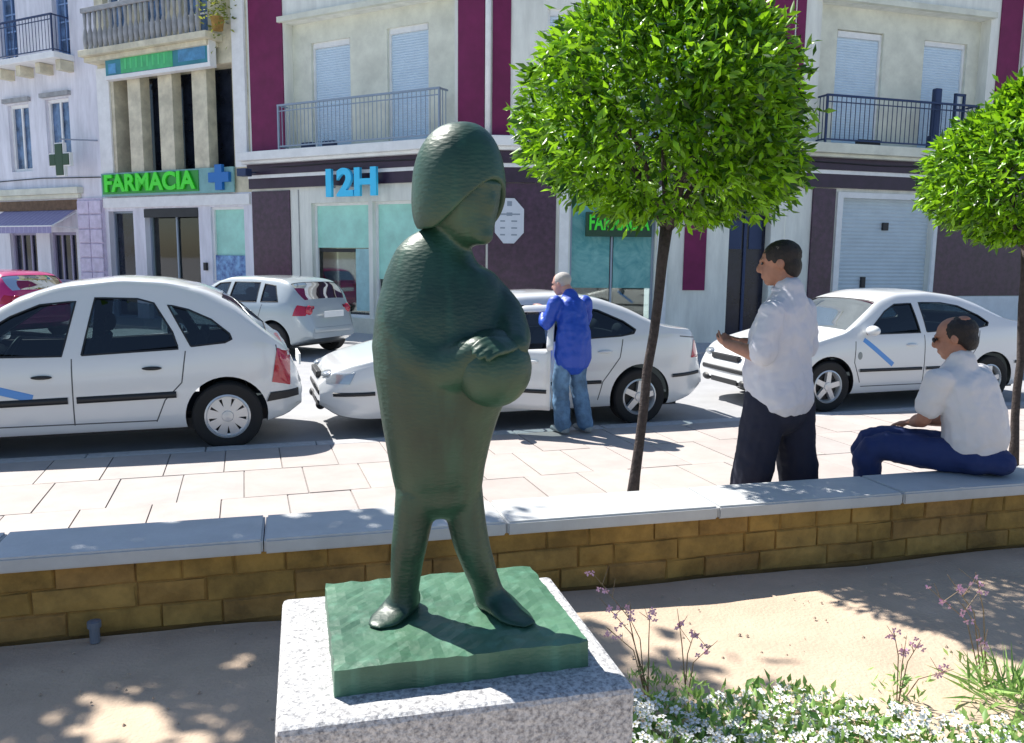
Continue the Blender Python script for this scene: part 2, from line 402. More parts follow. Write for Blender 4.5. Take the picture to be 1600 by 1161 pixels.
# garden wall
gw = thing('garden_wall', 'low ochre stone wall with pale coping slabs between garden and pavement', 'wall', fr(FW, 0, -.2), math.atan(.264))
b = MB(FW); b.box(-7, 9.5, -.325, -.03, -.1, .375); part('wall_core', b, MORTAR, gw)
def rough_block(w, h, d, seed):
    rr = random.Random(seed); b = MB()
    def j(a=.006): return rr.uniform(-a, a)
    e = .008
    b.add([(0+j(.003), 0, 0), (w+j(.003), 0, 0), (w, 0, h), (0, 0, h), (e+j(), -d+j(), e+j()), (w-e+j(), -d+j(), e+j()), (w-e+j(), -d+j(), h-e+j()), (e+j(), -d+j(), h-e+j()), (w/2+j(), -d-.006+j(.008), h/2+j())],
          [(4, 5, 8), (5, 6, 8), (6, 7, 8), (7, 4, 8), (0, 1, 5, 4), (1, 2, 6, 5), (2, 3, 7, 6), (3, 0, 4, 7)])
    return b
blocks = []
for k in range(8):
    me = mesh_of('wall_stone', rough_block(.2+.035*k, .1150, .011, k)); me.materials.append(STONES[k % 5]); blocks.append((.2+.035*k, me))
wr = math.atan(.264)
base_inv = world_of(gw).inverted()
for c in range(3):
    u = -3.9-R.uniform(0, .2)
    while u < 5.6:
        w, me = R.choice(blocks); o = bpy.data.objects.new('wall_stone', me); COL.objects.link(o); o.parent = gw
        o.location = base_inv @ fr(FW, u, -.325, .028+c*.1165); u += w+R.uniform(.001, .004)
cp = MB(); cp.box(0, 1.195, -.205, .195, 0, .072)
cps = mesh_of('coping_slab', cp); bm = bmesh.new(); bm.from_mesh(cps); bmesh.ops.bevel(bm, geom=bm.edges, offset=.01, segments=2, affect='EDGES'); bm.to_mesh(cps); bm.free(); cps.materials.append(COPING)
for i in range(-6, 8):
    o = bpy.data.objects.new('coping_slab', cps); COL.objects.link(o); o.parent = gw
    o.location = (-.12+i*1.2, R.uniform(-.003, .003), .378+R.uniform(-.0015, .0015)); o.rotation_euler = (0, 0, R.uniform(-.002, .002))
o = MB(); o.lathe([(.022, 0), (.022, .07), (.03, .072), (.03, .1), (.012, .105)], (-1.895, 3.60, .03), n=12)
setp(part('sprinkler_head', o, mat('grey_plastic', (.16, .18, .22), .5), smooth=False), 'small grey sprinkler stub on shaded earth at foot of wall', 'sprinkler')

# ---------------------------------------------------------------- buildings
K1 = (-.55, 17.5); K0 = (-6.45, 20.9); K2 = (5.75, 17.9); K3 = (14.0, 20.46); KP = (-11.35, 23.5); KL = (-16.55, 26.26)
F1, F2, F3, FP, FL = frame(K0, K1), frame(K1, K2), frame(K2, K3), frame(KP, K0), frame(KL, KP)
TOP = 9.3
# far pavement along the facades
b = MB()
def off(F, u, n, z): p = F @ Vector((u, n, 0)); return (p.x, p.y, z)
pts_in = [off(FL, -6, 0, 0), off(FL, 5.89, 0, 0), (*K0, 0), (*K1, 0), (*K2, 0), (*K3, 0), off(F3, 16, 0, 0)]
pts_out = [off(FL, -6, -1.7, 0), off(FL, 5.89, -1.7, 0), off(FP, 5.55, -1.7, 0), (K1[0]-.3, K1[1]-1.75, 0), (K2[0]+.3, K2[1]-1.75, 0), off(F3, 8.64, -1.7, 0), off(F3, 16, -1.7, 0)]
for i in range(6):
    a, c, d, e = pts_out[i], pts_out[i+1], pts_in[i+1], pts_in[i]
    b.add([a, c, d, e], [(0, 1, 2, 3)]); b.add([(a[0], a[1], -.1), (c[0], c[1], -.1), c, a], [(0, 1, 2, 3)])
part('far_pavement', b, CURB)['kind'] = 'structure'

def window(parent, F, u0, u1, z0, z1, y, glass, name='window', fr_m=WHITE, fw=.05, bars=1, hbars=0, label=None):
    f = MB(F); f.box(u0, u0+fw, y-.04, y+.02, z0, z1); f.box(u1-fw, u1, y-.04, y+.02, z0, z1); f.box(u0+fw, u1-fw, y-.038, y+.02, z1-fw, z1); f.box(u0+fw, u1-fw, y-.038, y+.02, z0, z0+fw)
    for k in range(bars): c = u0+(u1-u0)*(k+1)/(bars+1); f.box(c-fw*.4, c+fw*.4, y-.03, y+.01, z0+fw, z1-fw)
    for k in range(hbars): c = z0+(z1-z0)*(k+1)/(hbars+1); f.box(u0+fw, u1-fw, y-.026, y+.008, c-fw*.3, c+fw*.3)
    o = part(name, f, fr_m, parent, label=label)
    g = MB(F); g.box(u0+.01, u1-.01, y+.022, y+.04, z0+.01, z1-.01); part('pane', g, glass, o)
    return o
def shutter_window(parent, F, u0, u1, z0, z1, y, lift=0):
    f = MB(F); w = .055; f.box(u0, u0+w, y-.05, y+.03, z0, z1); f.box(u1-w, u1, y-.05, y+.03, z0, z1); f.box(u0+w, u1-w, y-.07, y+.03, z1-.12, z1)
    o = part('window', f, WHITE, parent)
    s = MB(F); n = int((z1-z0-.12-lift)/.055)
    for k in range(n):
        a = z1-.12-(k+1)*.055; s.add([(u0+w, y-.005, a), (u1-w, y-.005, a), (u1-w, y-.016, a+.027), (u0+w, y-.016, a+.027), (u1-w, y-.005, a+.052), (u0+w, y-.005, a+.052)], [(0, 1, 2, 3), (3, 2, 4, 5)])
    s.box(u0+w, u1-w, y+.0, y+.02, z1-.12-n*.055, z1-.12)
    q = part('shutter', s, SHUTTER, o); q['kind'] = 'stuff'
    if lift > .05:
        g = MB(F); g.box(u0+w, u1-w, y+.025, y+.035, z0, z1-.1); part('pane', g, BLUEWIN, o)
    return o
def railing(parent, F, u0, u1, z0, z1, y, m, step=.115, ends=.3, belly=False):
    r = MB(F); r.box(u0-.02, u1+.02, y-.025, y+.025, z1-.04, z1); r.box(u0, u1, y-.015, y+.015, z0+.06, z0+.09); r.box(u0, u1, y-.012, y+.012, z1-.16, z1-.14)
    for e in (u0, u1):
        r.box(e-.015, e+.015, y+.03, y+ends, z1-.04, z1-.005); r.box(e-.02, e+.02, y-.02, y+.02, z0, z1-.04)
        r.box(e-.012, e+.012, y+.03, y+ends, z0+.06, z0+.09)
        k = y+.12
        while k < y+ends: r.box(e-.007, e+.007, k-.007, k+.007, z0+.09, z1-.04); k += step
    o = part('balcony_railing', r, m, parent)
    n = int((u1-u0)/step)
    bar = MB(); bar.box(-.006, .006, -.006, .006, 0, z1-z0-.13)
    me = mesh_of('baluster', bar); me.materials.append(m)
    inv = world_of(parent).inverted(); rot = (inv @ F).to_euler()
    for k in range(1, n):
        c = bpy.data.objects.new('baluster', me); COL.objects.link(c); c.parent = o
        c.location = inv @ (F @ Vector((u0+k*(u1-u0)/n, y, z0+.09))); c.rotation_euler = rot
    return o

ab = thing('apartment_building', 'cream three sided apartment block with dark purple vertical bands and shuttered balcony windows', 'building', (*K1, 0))
# --- left facet
H1 = [(1.2, 6.0, 4.2, 7.12, .28), (1.94, 3.66, .35, 2.98, .22), (3.78, 5.6, .35, 2.98, .22)]
b = MB(F1); b.wall(0, 6.81, 0, TOP, H1)
part('facade_wall', b, CREAM, ab, label='left facet of the block behind the statue')
b = MB(F1 @ Matrix.Translation((0, .28, 0))); b.wall(1.2, 6.0, 4.2, 7.12, [(1.78, 2.96, 4.25, 6.66, .14), (4.02, 5.14, 4.25, 6.72, .14)])
part('bay_wall', b, CREAMD, ab)
shutter_window(ab, F1, 1.78, 2.96, 4.25, 6.66, .40, lift=.0); shutter_window(ab, F1, 4.02, 5.14, 4.25, 6.72, .40, lift=.0)
for a, c in ((.08, 1.17), (6.10, 6.74)):
    b = MB(F1); b.box(a, c, -.03, .01, 4.23, TOP); part('purple_band', b, PURPLE, ab)
b = MB(F1); b.box(-.03, 6.9, -.42, 0, 4.0, 4.2); b.box(-.03, 6.84, -.30, 0, 3.93, 4.0)
part('balcony_slab', b, WHITE, ab, bevel=.012)
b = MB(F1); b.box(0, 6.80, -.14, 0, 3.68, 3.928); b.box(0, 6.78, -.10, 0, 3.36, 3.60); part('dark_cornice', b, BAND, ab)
b = MB(F1); b.box(0, 6.79, -.12, 0, 3.60, 3.68); part('cornice_fillet', b, WHITE, ab)
railing(ab, F1, 1.30, 5.85, 4.2, 5.22, -.34, IRON)
b = MB(F1); b.box(1.1, 6.1, -.12, 0, 7.12, 7.24); part('bay_lintel', b, CREAMD, ab)
for a in (.02, 5.66): b = MB(F1); b.box(a, a+(1.26 if a < 1 else 1.12), -.035, 0, .45, 3.3); part('marble_panel', b, MARBLE, ab)
b = MB(F1); b.box(0, 6.8, -.05, 0, 0, .34); part('plinth', b, CREAMD, ab)
for (a, c) in ((1.94, 3.66), (3.78, 5.6)):
    w = window(ab, F1, a, c, .35, 2.98, .16, SHOPGLASS, 'shop_window', WHITE, .06, bars=0)
    s = MB(F1); s.box(a+.06, c-.06, .150, .156, 1.95 if a < 3 else 1.25, 2.92); part('blind', s, AQUA, w)
    s = MB(F1); s.box(a, c, .9, .92, .3, 3.0); s.box(a, c, .22, .9, .3, .34); part('shop_interior', s, DARK, w)
s = MB(F1); s.box(3.15, 3.6, .150, .156, .5, 1.93); part('display_panel', s, mat('pale_aqua_panel', (.35, .6, .62), .3, var=.1), ab)
s = MB(F1); s.box(2.1, 3.12, .150, .156, 1.85, 1.93); part('counter_edge', s, DARK, ab)
# --- middle facet
H2 = [(1.2, 2.45, 4.2, 6.74, .16), (3.2, 4.45, 4.2, 6.74, .16), (1.74, 3.54, .45, 3.0, .2), (5.12, 6.02, 0, 3.0, .35)]
b = MB(F2); b.wall(0, 6.31, 0, TOP, H2); part('facade_wall', b, CREAM, ab, label='middle facet of the block behind the round tree')
shutter_window(ab, F2, 1.2, 2.45, 4.2, 6.74, .12); shutter_window(ab, F2, 3.2, 4.45, 4.2, 6.74, .12)
for a, c in ((.09, .46), (5.36, 6.29)):
    b = MB(F2); b.box(a, c, -.03, .01, 4.23, TOP); part('purple_band', b, PURPLE, ab)
b = MB(); p = F2 @ Vector((0, -.06, 0)); b.tube([(p.x, p.y, 4.23), (p.x, p.y, TOP)], .06, 12); part('downpipe', b, WHITE, ab, smooth=True)
b = MB(F2); b.box(-.02, 6.33, -.36, 0, 4.0, 4.2); b.box(0, 6.31, -.26, 0, 3.93, 4.0); part('balcony_slab', b, WHITE, ab, bevel=.012)
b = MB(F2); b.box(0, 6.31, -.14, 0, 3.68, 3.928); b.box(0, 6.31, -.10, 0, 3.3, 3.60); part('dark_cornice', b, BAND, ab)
b = MB(F2); b.box(0, 6.31, -.12, 0, 3.60, 3.68); part('cornice_fillet', b, WHITE, ab)
railing(ab, F2, .9, 4.8, 4.2, 5.22, -.30, IRON)
b = MB(F2); b.box(.02, 1.43, -.035, 0, .3, 3.29); part('marble_panel', b, MARBLE, ab)
b = MB(F2); b.box(4.16, 4.63, -.03, 0, 1.12, 3.1); part('purple_panel', b, PURPLE, ab)
for a, c in ((1.5, 1.7), (3.58, 3.8)): b = MB(F2); b.box(a, c, -.06, 0, 0, 3.28); part('shop_pilaster', b, WHITE, ab)
w = window(ab, F2, 1.74, 3.54, .45, 3.0, .14, SHOPGLASS, 'shop_window', IRON, .05, bars=1)
s = MB(F2); s.box(1.79, 2.6, .125, .130, 1.15, 2.95); s.box(2.68, 3.49, .125, .130, 1.15, 2.95); part('blind', s, mat('teal_poster', (.06, .30, .32), .3, col2=(.2, .5, .48), vscale=1.6, distort=2), w)
s = MB(F2); s.box(1.74, 3.54, .9, .92, .3, 3.0); s.box(1.74, 3.54, .2, .9, .4, .44); part('shop_interior', s, DARK, w)
d = MB(F2); d.box(5.12, 6.02, .33, .36, 0, 3.0); o = part('entrance_door', d, mat('dark_door', (.01, .012, .03), .25, var=.4, vscale=2), ab)
for q_ in ((5.54, 5.60, .28, .33, 0, 2.9), (5.2, 5.5, .31, .33, 2.0, 2.6), (5.66, 5.94, .31, .33, 2.0, 2.6)): d = MB(F2); d.box(*q_); part('door_bar', d, IRONB, o)
# --- right facet
H3 = [(.62, 5.05, 4.2, 7.12, .28), (6.6, 8.5, 4.2, 7.12, .28), (1.4, 3.87, 0, 3.12, .2)]
b = MB(F3); b.wall(0, 8.64, 0, TOP, H3); part('facade_wall', b, CREAM, ab, label='right facet of the block above the garage shutter')
b = MB(F3 @ Matrix.Translation((0, .28, 0))); b.wall(.62, 5.05, 4.2, 7.12, [(1.24, 2.44, 4.25, 6.66, .14), (3.53, 4.72, 4.25, 6.62, .14)]); part('bay_wall', b, CREAMD, ab)
b = MB(F3 @ Matrix.Translation((0, .28, 0))); b.wall(6.6, 8.5, 4.2, 7.12, [(7.0, 8.1, 4.25, 6.66, .14)]); part('bay_wall', b, CREAMD, ab)
for a, c in ((1.24, 2.44), (3.53, 4.72), (7.0, 8.1)): shutter_window(ab, F3, a, c, 4.25, 6.64, .40)
for a, c in ((.02, .22), (5.30, 5.90), (6.12, 6.5)):
    b = MB(F3); b.box(a, c, -.03, .01, 4.23, TOP); part('purple_band', b, PURPLE, ab)
b = MB(); p = F3 @ Vector((6.0, -.06, 0)); b.tube([(p.x, p.y, 4.23), (p.x, p.y, TOP)], .05, 12); part('downpipe', b, WHITE, ab, smooth=True)
b = MB(F3); b.box(.0, 8.64, -.42, 0, 4.0, 4.2); b.box(0, 8.64, -.30, 0, 3.93, 4.0); part('balcony_slab', b, CREAMD, ab, bevel=.012)
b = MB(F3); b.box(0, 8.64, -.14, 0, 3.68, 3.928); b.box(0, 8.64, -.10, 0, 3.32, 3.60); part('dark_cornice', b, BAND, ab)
b = MB(F3); b.box(0, 8.64, -.12, 0, 3.60, 3.68); part('cornice_fillet', b, WHITE, ab)
railing(ab, F3, .62, 4.5, 4.2, 5.18, -.34, IRONB)
b = MB(F3); b.box(.5, 5.1, -.12, 0, 7.12, 7.24); part('bay_lintel', b, CREAMD, ab)
b = MB(F3); b.box(.64, 1.2, -.05, 0, 0, 3.3); part('marble_panel', b, MARBLE, ab); b = MB(F3); b.box(3.98, 8.6, -.035, 0, 1.0, 3.3); part('marble_panel', b, MARBLE, ab)
b = MB(F3); b.box(4.3, 8.62, -.10, 0, 0, .99); part('plinth', b, WHITE, ab)
b = MB(F3); b.box(1.26, 1.4, -.05, .0, 0, 3.24); b.box(3.87, 3.97, -.05, 0, 0, 3.24); b.box(1.4, 3.87, -.05, 0, 3.12, 3.24); part('garage_frame', b, WHITE, ab)
s = MB(F3); k = 0.0
while k < 3.1:
    s.add([(1.4, .15, k), (3.87, .15, k), (3.87, .135, k+.04), (1.4, .135, k+.04), (3.87, .15, k+.08), (1.4, .15, k+.08)], [(0, 1, 2, 3), (3, 2, 4, 5)]); k += .083
s.box(1.4, 3.87, .16, .18, 0, 3.12); o = part('garage_shutter', s, DOORG, ab)
s = MB(F3); s.box(2.60, 2.74, .08, .14, 2.45, 2.62); part('shutter_lock', s, TRIM, o); s = MB(F3); s.box(2.12, 2.22, .08, .14, 1.18, 1.42); part('shutter_handle', s, TRIM, o)
# roof and body so that the block closes behind
b = MB()
P = [K0, K1, K2, K3, (F3 @ Vector((8.64, 8, 0))).xy[:], (-6.45+3, 20.9+9)]
b.add([(p[0], p[1], TOP) for p in P], [tuple(range(6))]); b.add([(*P[3], 0), (*P[4], 0), (*P[4], TOP), (*P[3], TOP)], [(0, 1, 2, 3)]); part('roof', b, CREAMD, ab)
# dark furled parasols / chairs stacked upright on the right balcony
b = MB(F3); b.box(3.45, 3.62, -.26, -.12, 4.2, 5.5); b.box(3.40, 3.66, -.28, -.10, 4.2, 4.5)
setp(part('furled_parasol', b, IRONB, None, bevel=.03), 'dark blue furled parasol upright behind right balcony railing', 'parasol')
b = MB(F3); b.box(3.98, 4.03, -.25, -.2, 4.2, 5.42); b.box(4.22, 4.27, -.25, -.2, 4.2, 5.42); b.box(3.98, 4.27, -.25, -.2, 5.37, 5.42)
for k in range(4): b.box(4.03, 4.22, -.24, -.21, 4.3+.25*k, 4.35+.25*k)
setp(part('folding_rack', b, IRONB), 'dark folded clothes rack on right balcony beside furled parasol', 'clothes rack')
b = MB(F3); b.box(1.55, 2.1, -.25, -.1, 4.2, 4.33); setp(part('planter', b, TRIM, None, bevel=.02), 'long black planter on right balcony floor', 'planter')
b = MB(F1); b.box(1.9, 2.25, -.26, -.12, 4.2, 4.34); setp(part('planter', b, IRONB, None, bevel=.02), 'small dark planter on left balcony floor, nearer the purple band', 'planter')
b = MB(F1); b.box(2.55, 2.9, -.26, -.12, 4.2, 4.34); setp(part('planter', b, IRONB, None, bevel=.02), 'small dark planter on left balcony floor, nearer the balcony middle', 'planter')

# --- pharmacy building
pb = thing('pharmacy_building', 'narrow yellow stone building with tall dark windows between pilasters above a pharmacy', 'building', (*KP, 0))
b = MB(FP); b.wall(0, 5.55, 3.3, TOP, [(.62, 5.0, 3.92, 6.42, .55), (.35, 1.2, 7.1, 9.0, .3), (1.75, 2.75, 7.1, 9.0, .3), (3.25, 4.25, 7.1, 9.0, .3)]); part('facade_wall', b, SAND, pb)
b = MB(FP); b.wall(0, 5.55, 0, 3.3, [(.13, 1.14, 0, 2.91, .3), (1.6, 3.65, 0, 2.96, .3), (4.09, 5.25, 1.05, 2.95, .15)]); part('shop_wall', b, LILAC, pb)
b = MB(FP); b.box(.62, 5.0, .5, .56, 3.9, 6.42); part('dark_glazing', b, DARKWIN, pb)
for a, c in ((1.22, 1.72), (2.4, 2.92), (3.64, 4.16)):
    b = MB(FP); b.box(a, c, -.04, .26, 3.92, 6.42); part('pilaster', b, SAND, pb, bevel=.01)
b = MB(FP); b.box(5.1, 5.5, -.08, 0, 3.9, TOP); part('corner_pilaster', b, WHITE, pb, bevel=.01); b = MB(FP); b.box(.0, .5, -.06, 0, 3.9, 6.7); part('corner_pilaster', b, WHITE, pb, bevel=.01)
b = MB(FP); b.box(-.02, 4.75, -.55, 0, 6.92, 7.08); b.box(0, 4.6, -.4, 0, 6.8, 6.92); part('balcony_slab', b, SAND, pb, bevel=.015)
for a, c in ((.35, 1.2), (1.75, 2.75), (3.25, 4.25)): window(pb, FP, a, c, 7.1, 9.0, .2, BLUEWIN, 'window', WHITE, .07, 1, 2)
b = MB(FP); b.box(.1, 4.55, -.5, -.38, 8.02, 8.14); o = part('balustrade', b, GREYST, pb, bevel=.01)
bl = MB(); bl.lathe([(.03, 0), (.05, .02), (.075, .25), (.065, .4), (.03, .55), (.045, .8), (.05, .94)], n=10)
me = mesh_of('baluster', bl, smooth=True); me.materials.append(GREYST); inv = world_of(pb).inverted()
for k in range(22):
    c = bpy.data.objects.new('baluster', me); COL.objects.link(c); c.parent = o; c.location = inv @ (FP @ Vector((.2+k*.2, -.44, 7.08)))
b = MB(FP); b.box(0, 5.5, -.06, 0, 3.0, 3.26); part('shop_fascia', b, WHITE, pb)
w = window(pb, FP, .13, 1.14, 0, 2.91, .2, DARKWIN, 'shop_door', IRON, .05, 0)
w = window(pb, FP, 1.6, 3.65, 0, 2.96, .2, SHOPGLASS, 'shop_front', IRON, .06, 1)
b = MB(FP)
for k in range(17): u = 1.66+k*.12; b.add([(u, .42, .1), (u+.07, .38, .1), (u+.07, .38, 2.7), (u, .42, 2.7)], [(0, 1, 2, 3)])
part('vertical_blinds', b, mat('grey_blind', (.22, .25, .22), .7, var=.3), w)
b = MB(FP); b.box(1.6, 3.65, .8, .82, 0, 3); b.box(1.6, 3.65, -.02, -.01, 2.72, 2.94); part('shop_interior', b, DARK, w)
w = window(pb, FP, 4.09, 5.25, 1.05, 2.95, .1, AQUA, 'poster_window', WHITE, .06, 0)
b = MB(FP); b.box(4.14, 5.2, .06, .09, 1.1, 1.74); part('blue_display', b, mat('blue_display', (.02, .07, .3), .3, col2=(.25, .5, .8), vscale=5), w)
b = MB(FP); b.box(3.84, 3.93, -.08, 0, 1.35, 1.55); part('bell_plate', b, TRIM, pb)
# balcony plant
def foliage(name, pts, m, parent, size=(.05, .11), wd=.3, up_bias=0, kind=None, seed=1, droop=0):
    rr = random.Random(seed); V = []; F = []; tone = []
    for (p, nrm) in pts:
        L = rr.uniform(*size); d = (Vector(nrm)*1.0+Vector((rr.gauss(0, .8), rr.gauss(0, .8), rr.gauss(0, .8)+up_bias))).normalized()
        s = d.cross(Vector((rr.gauss(0, 1), rr.gauss(0, 1), rr.gauss(0, 1)))).normalized(); n = d.cross(s); w = L*wd*.5
        p = Vector(p); k = len(V); mid = p+d*L*.5-n*L*.06
        V += [p, mid+s*w+n*w*.5, mid, mid-s*w+n*w*.5, p+d*L-n*L*(.12+droop)]
        F += [(k, k+1, k+2), (k+1, k+4, k+2), (k+2, k+4, k+3), (k, k+2, k+3)]
        t = rr.random(); tone += [t]*5
    me = bpy.data.meshes.new(name); inv = world_of(parent).inverted() if parent else Matrix()
    me.from_pydata([tuple(inv @ v) for v in V], [], F); at = me.attributes.new('tone', 'FLOAT', 'POINT'); at.data.foreach_set('value', tone)
    me.polygons.foreach_set('use_smooth', [True]*len(F)); me.materials.append(m); o = bpy.data.objects.new(name, me); COL.objects.link(o)
    if parent: o.parent = parent
    if kind: o['kind'] = kind
    return o
bp = thing('balcony_plant', 'yellow green leafy plant hanging at top right of pharmacy balcony', 'plant', off(FP, 4.9, -.3, 7.1))
c0 = Vector(off(FP, 4.9, -.3, 8.0))
foliage('foliage', [(c0+Vector((R.gauss(0, .2), R.gauss(0, .2), R.gauss(0, .45))), (R.gauss(0, 1), -1, -.3)) for _ in range(500)], LEAF3, bp, (.08, .16), .4)
b = MB(); b.lathe([(.12, -.9), (.17, -.6)], c0, n=12); part('pot', b, STONES[0], bp)

# --- left lilac building
lb = thing('lilac_building', 'pale lilac building with iron balcony, awning and rusticated ground floor at far left', 'building', (*KL, 0))
b = MB(FL); b.wall(-6, 5.89, 0, TOP, [(1.62, 2.42, 7.2, 9.1, .25), (4.1, 4.8, 7.2, 9.1, .25), (-.3, .9, 7.2, 9.1, .25), (1.74, 2.75, 4.13, 6.05, .2), (3.52, 4.58, 4.22, 6.08, .2), (-.1, .9, 4.13, 6.05, .2), (1.4, 2.7, .9, 2.35, .2), (3.34, 4.56, .9, 2.35, .2)])
part('facade_wall', b, LILAC, lb)
for a in ((1.62, 2.42, 7.2, 9.1), (4.1, 4.8, 7.2, 9.1), (-.3, .9, 7.2, 9.1)): window(lb, FL, *a, .18, BLUEWIN, 'window', mat('blue_frame', (.2, .32, .55), .5), .06, 1, 3)
for a in ((1.74, 2.75, 4.13, 6.05), (3.52, 4.58, 4.22, 6.08), (-.1, .9, 4.13, 6.05)):
    w = window(lb, FL, *a, .14, BLUEWIN, 'window', WHITE, .09, 1, 0); b = MB(FL); b.box(a[0]-.12, a[1]+.12, -.1, 0, a[3]+.05, a[3]+.17); part('window_hood', b, GREYST, w)
for a in ((1.4, 2.7, .9, 2.35), (3.34, 4.56, .9, 2.35)): window(lb, FL, *a, .14, DARKWIN, 'window', mat('lilac_frame', (.3, .28, .4), .6), .08, 2, 0)
b = MB(FL); b.box(-1, 4.95, -.6, 0, 7.0, 7.16); part('balcony_slab', b, WHITE, lb, bevel=.015)
for k in range(7):
    b = MB(FL); b.prism([(-.7+k*.9, 6.99), (-.5+k*.9, 6.99), (-.5+k*.9, 6.72), (-.7+k*.9, 6.72)], -.4, 0); part('corbel', b, SAND, lb)
railing(lb, FL, -.8, 4.85, 7.16, 8.16, -.55, IRONB, .14, .5)
b = MB(FL); b.box(-6, 5.0, -.2, 0, 3.42, 3.6); b.box(-6, 4.9, -.1, 0, 3.3, 3.42); part('ledge', b, CREAMD, lb, bevel=.01)
b = MB(FL); b.box(0, 5.0, -.04, 0, 2.98, 3.26); part('wood_lintel', b, mat('brown_lintel', (.16, .10, .06), .8, var=.3, vscale=9), lb)
b = MB(FL); b.box(4.8, 5.86, -.07, 0, 0, 3.28); part('rusticated_pier', b, LILACD, lb)
for k in range(8):
    for j in range(2):
        b = MB(FL); b.box(4.83+j*.52, 5.32+j*.52, -.12, -.07, .05+k*.4, .42+k*.4); part('pier_block', b, LILACD, lb, bevel=.02)
aw = thing('awning', 'lilac striped awning above the left building shop windows', 'awning', off(FL, 2.9, -.1, 2.9))
b = MB(FL); n = 16
for k in range(n):
    a, c = 1.2+k*3.4/n, 1.2+(k+.96)*3.4/n; b.add([(a, 0, 2.98), (c, 0, 2.98), (c, -.75, 2.5), (a, -.75, 2.5), (c, -.76, 2.3), (a, -.76, 2.3)], [(3, 2, 1, 0), (5, 4, 2, 3)])
o = part('canopy', b, AWN, aw)
b = MB(FL)
for u in (1.2, 4.6): b.tube([(u, 0, 2.9), (u, -.75, 2.5)], .02, 6); b.tube([(u, 0, 2.45), (u, -.75, 2.5)], .015, 6)
b.tube([(1.2, -.75, 2.5), (4.6, -.75, 2.5)], .02, 6); part('awning_frame', b, WHITE, aw)

# --- cables clipped along the fronts
b = MB(F1); b.tube([(.0, -.10, 3.86), (1.5, -.16, 3.83), (3.2, -.16, 3.85), (5, -.16, 3.82), (6.8, -.16, 3.86)], .012, 5); part('cable', b, TRIM, ab)
b = MB(F1); b.tube([(1.55, -.01, 3.3), (1.56, -.01, .35)], .012, 5); part('conduit', b, GREYST, ab)
b = MB(F3); b.tube([(.0, -.16, 3.84), (2.2, -.16, 3.81), (4.4, -.16, 3.85), (6.5, -.16, 3.82), (8.6, -.16, 3.85)], .012, 5); part('cable', b, TRIM, ab)
b = MB(FL); b.tube([(-2, -.03, 3.9), (1, -.03, 3.86), (3.2, -.03, 3.9), (5.88, -.03, 3.84)], .014, 5); part('cable', b, TRIM, lb)
# --- signs
sg = thing('pharmacy_sign', 'bright green FARMACIA lettering on teal fascia over the left pharmacy', 'sign', off(FP, 2.5, -.1, 3.3))
b = MB(FP); b.box(.05, 5.05, -.11, -.065, 3.30, 3.92); part('sign_board', b, mat('sign_board_teal', (.20, .42, .42), .4, var=.1), sg)
b = MB(FP); b.box(.12, 3.84, -.13, -.11, 3.36, 3.88); part('letter_panel', b, mat('green_backing', (.02, .30, .03), .4), sg)
text_obj('letters', 'FARMACIA', .62, GREENL, FP @ Matrix.Translation((1.98, -.16, 3.62)), sg, .02, 3.5, .02)
bx = thing('blue_cross_sign', 'small blue pharmacy cross at right end of the green fascia', 'sign', off(FP, 4.6, -.15, 3.3))
b = MB(FP); b.box(4.5, 4.74, -.2, -.112, 3.36, 3.98); b.box(4.27, 4.5, -.2, -.112, 3.55, 3.79); b.box(4.74, 4.97, -.2, -.112, 3.55, 3.79); part('cross', b, BLUEX, bx)
ds = thing('hanging_cross_sign', 'dark green pharmacy cross hanging from wall bracket between the two left buildings', 'sign', off(FL, 5.6, -.3, 4.28))
b = MB(FL); c, zc = 5.05, 4.28; b.box(c-.16, c+.16, -.72, -.58, zc-.42, zc+.42); b.box(c-.42, c-.16, -.72, -.58, zc-.15, zc+.15); b.box(c+.16, c+.42, -.72, -.58, zc-.15, zc+.15); part('cross', b, DARKGREEN, ds, bevel=.01)
b = MB(FL); b.box(c-.19, c+.19, -.70, -.60, zc-.45, zc+.45); b.box(c-.45, c-.19, -.70, -.60, zc-.18, zc+.18); b.box(c+.19, c+.45, -.70, -.60, zc-.18, zc+.18); part('cross_casing', b, WHITE, ds)
b = MB(FL); b.tube([(c, -.65, zc+.4), (c, -.65, zc+.55), (c+.7, -.02, zc+.55)], .02, 6); part('bracket', b, IRON, ds)
us = thing('upper_shop_sign', 'teal and green illuminated panel across the dark upper windows of the yellow building', 'sign', off(FP, 2.6, -.3, 6.3))
b = MB(FP); b.box(.72, 4.62, -.32, -.12, 6.30, 6.40); b.box(4.55, 4.62, -.33, -.12, 6.40, 6.92); part('sign_frame', b, WHITE, us)
b = MB(FP); b.box(.74, 4.55, -.30, -.14, 6.402, 6.9); part('sign_panel', b, TEALSIGN, us)
b = MB(FP); b.box(1.35, 3.3, -.306, -.30, 6.42, 6.88); part('green_field', b, GREENP, us)
for q_ in ((.85, 1.15, -.306, -.30, 6.45, 6.7), (3.5, 4.45, -.306, -.30, 6.5, 6.88)): b = MB(FP); b.box(*q_); part('blue_field', b, mat('sign_blue', (.08, .28, .5), .4, var=.3, vscale=3), us)
b = MB(FP)
for k in range(8): b.box(1.5+k*.21, 1.57+k*.21, -.311, -.306, 6.52, 6.78)
part('lettering_marks', b, mat('sign_mark_green', (.09, .58, .2), .4), us)
hs = thing('opening_hours_sign', 'bright blue 12H lettering above the aqua shop window', 'sign', off(F1, 3.2, -.2, 3.1))
text_obj('letters', '12H', .82, BLUEL, F1 @ Matrix.Translation((3.38, -.30, 3.36)), hs, .04, 1.45, .03)
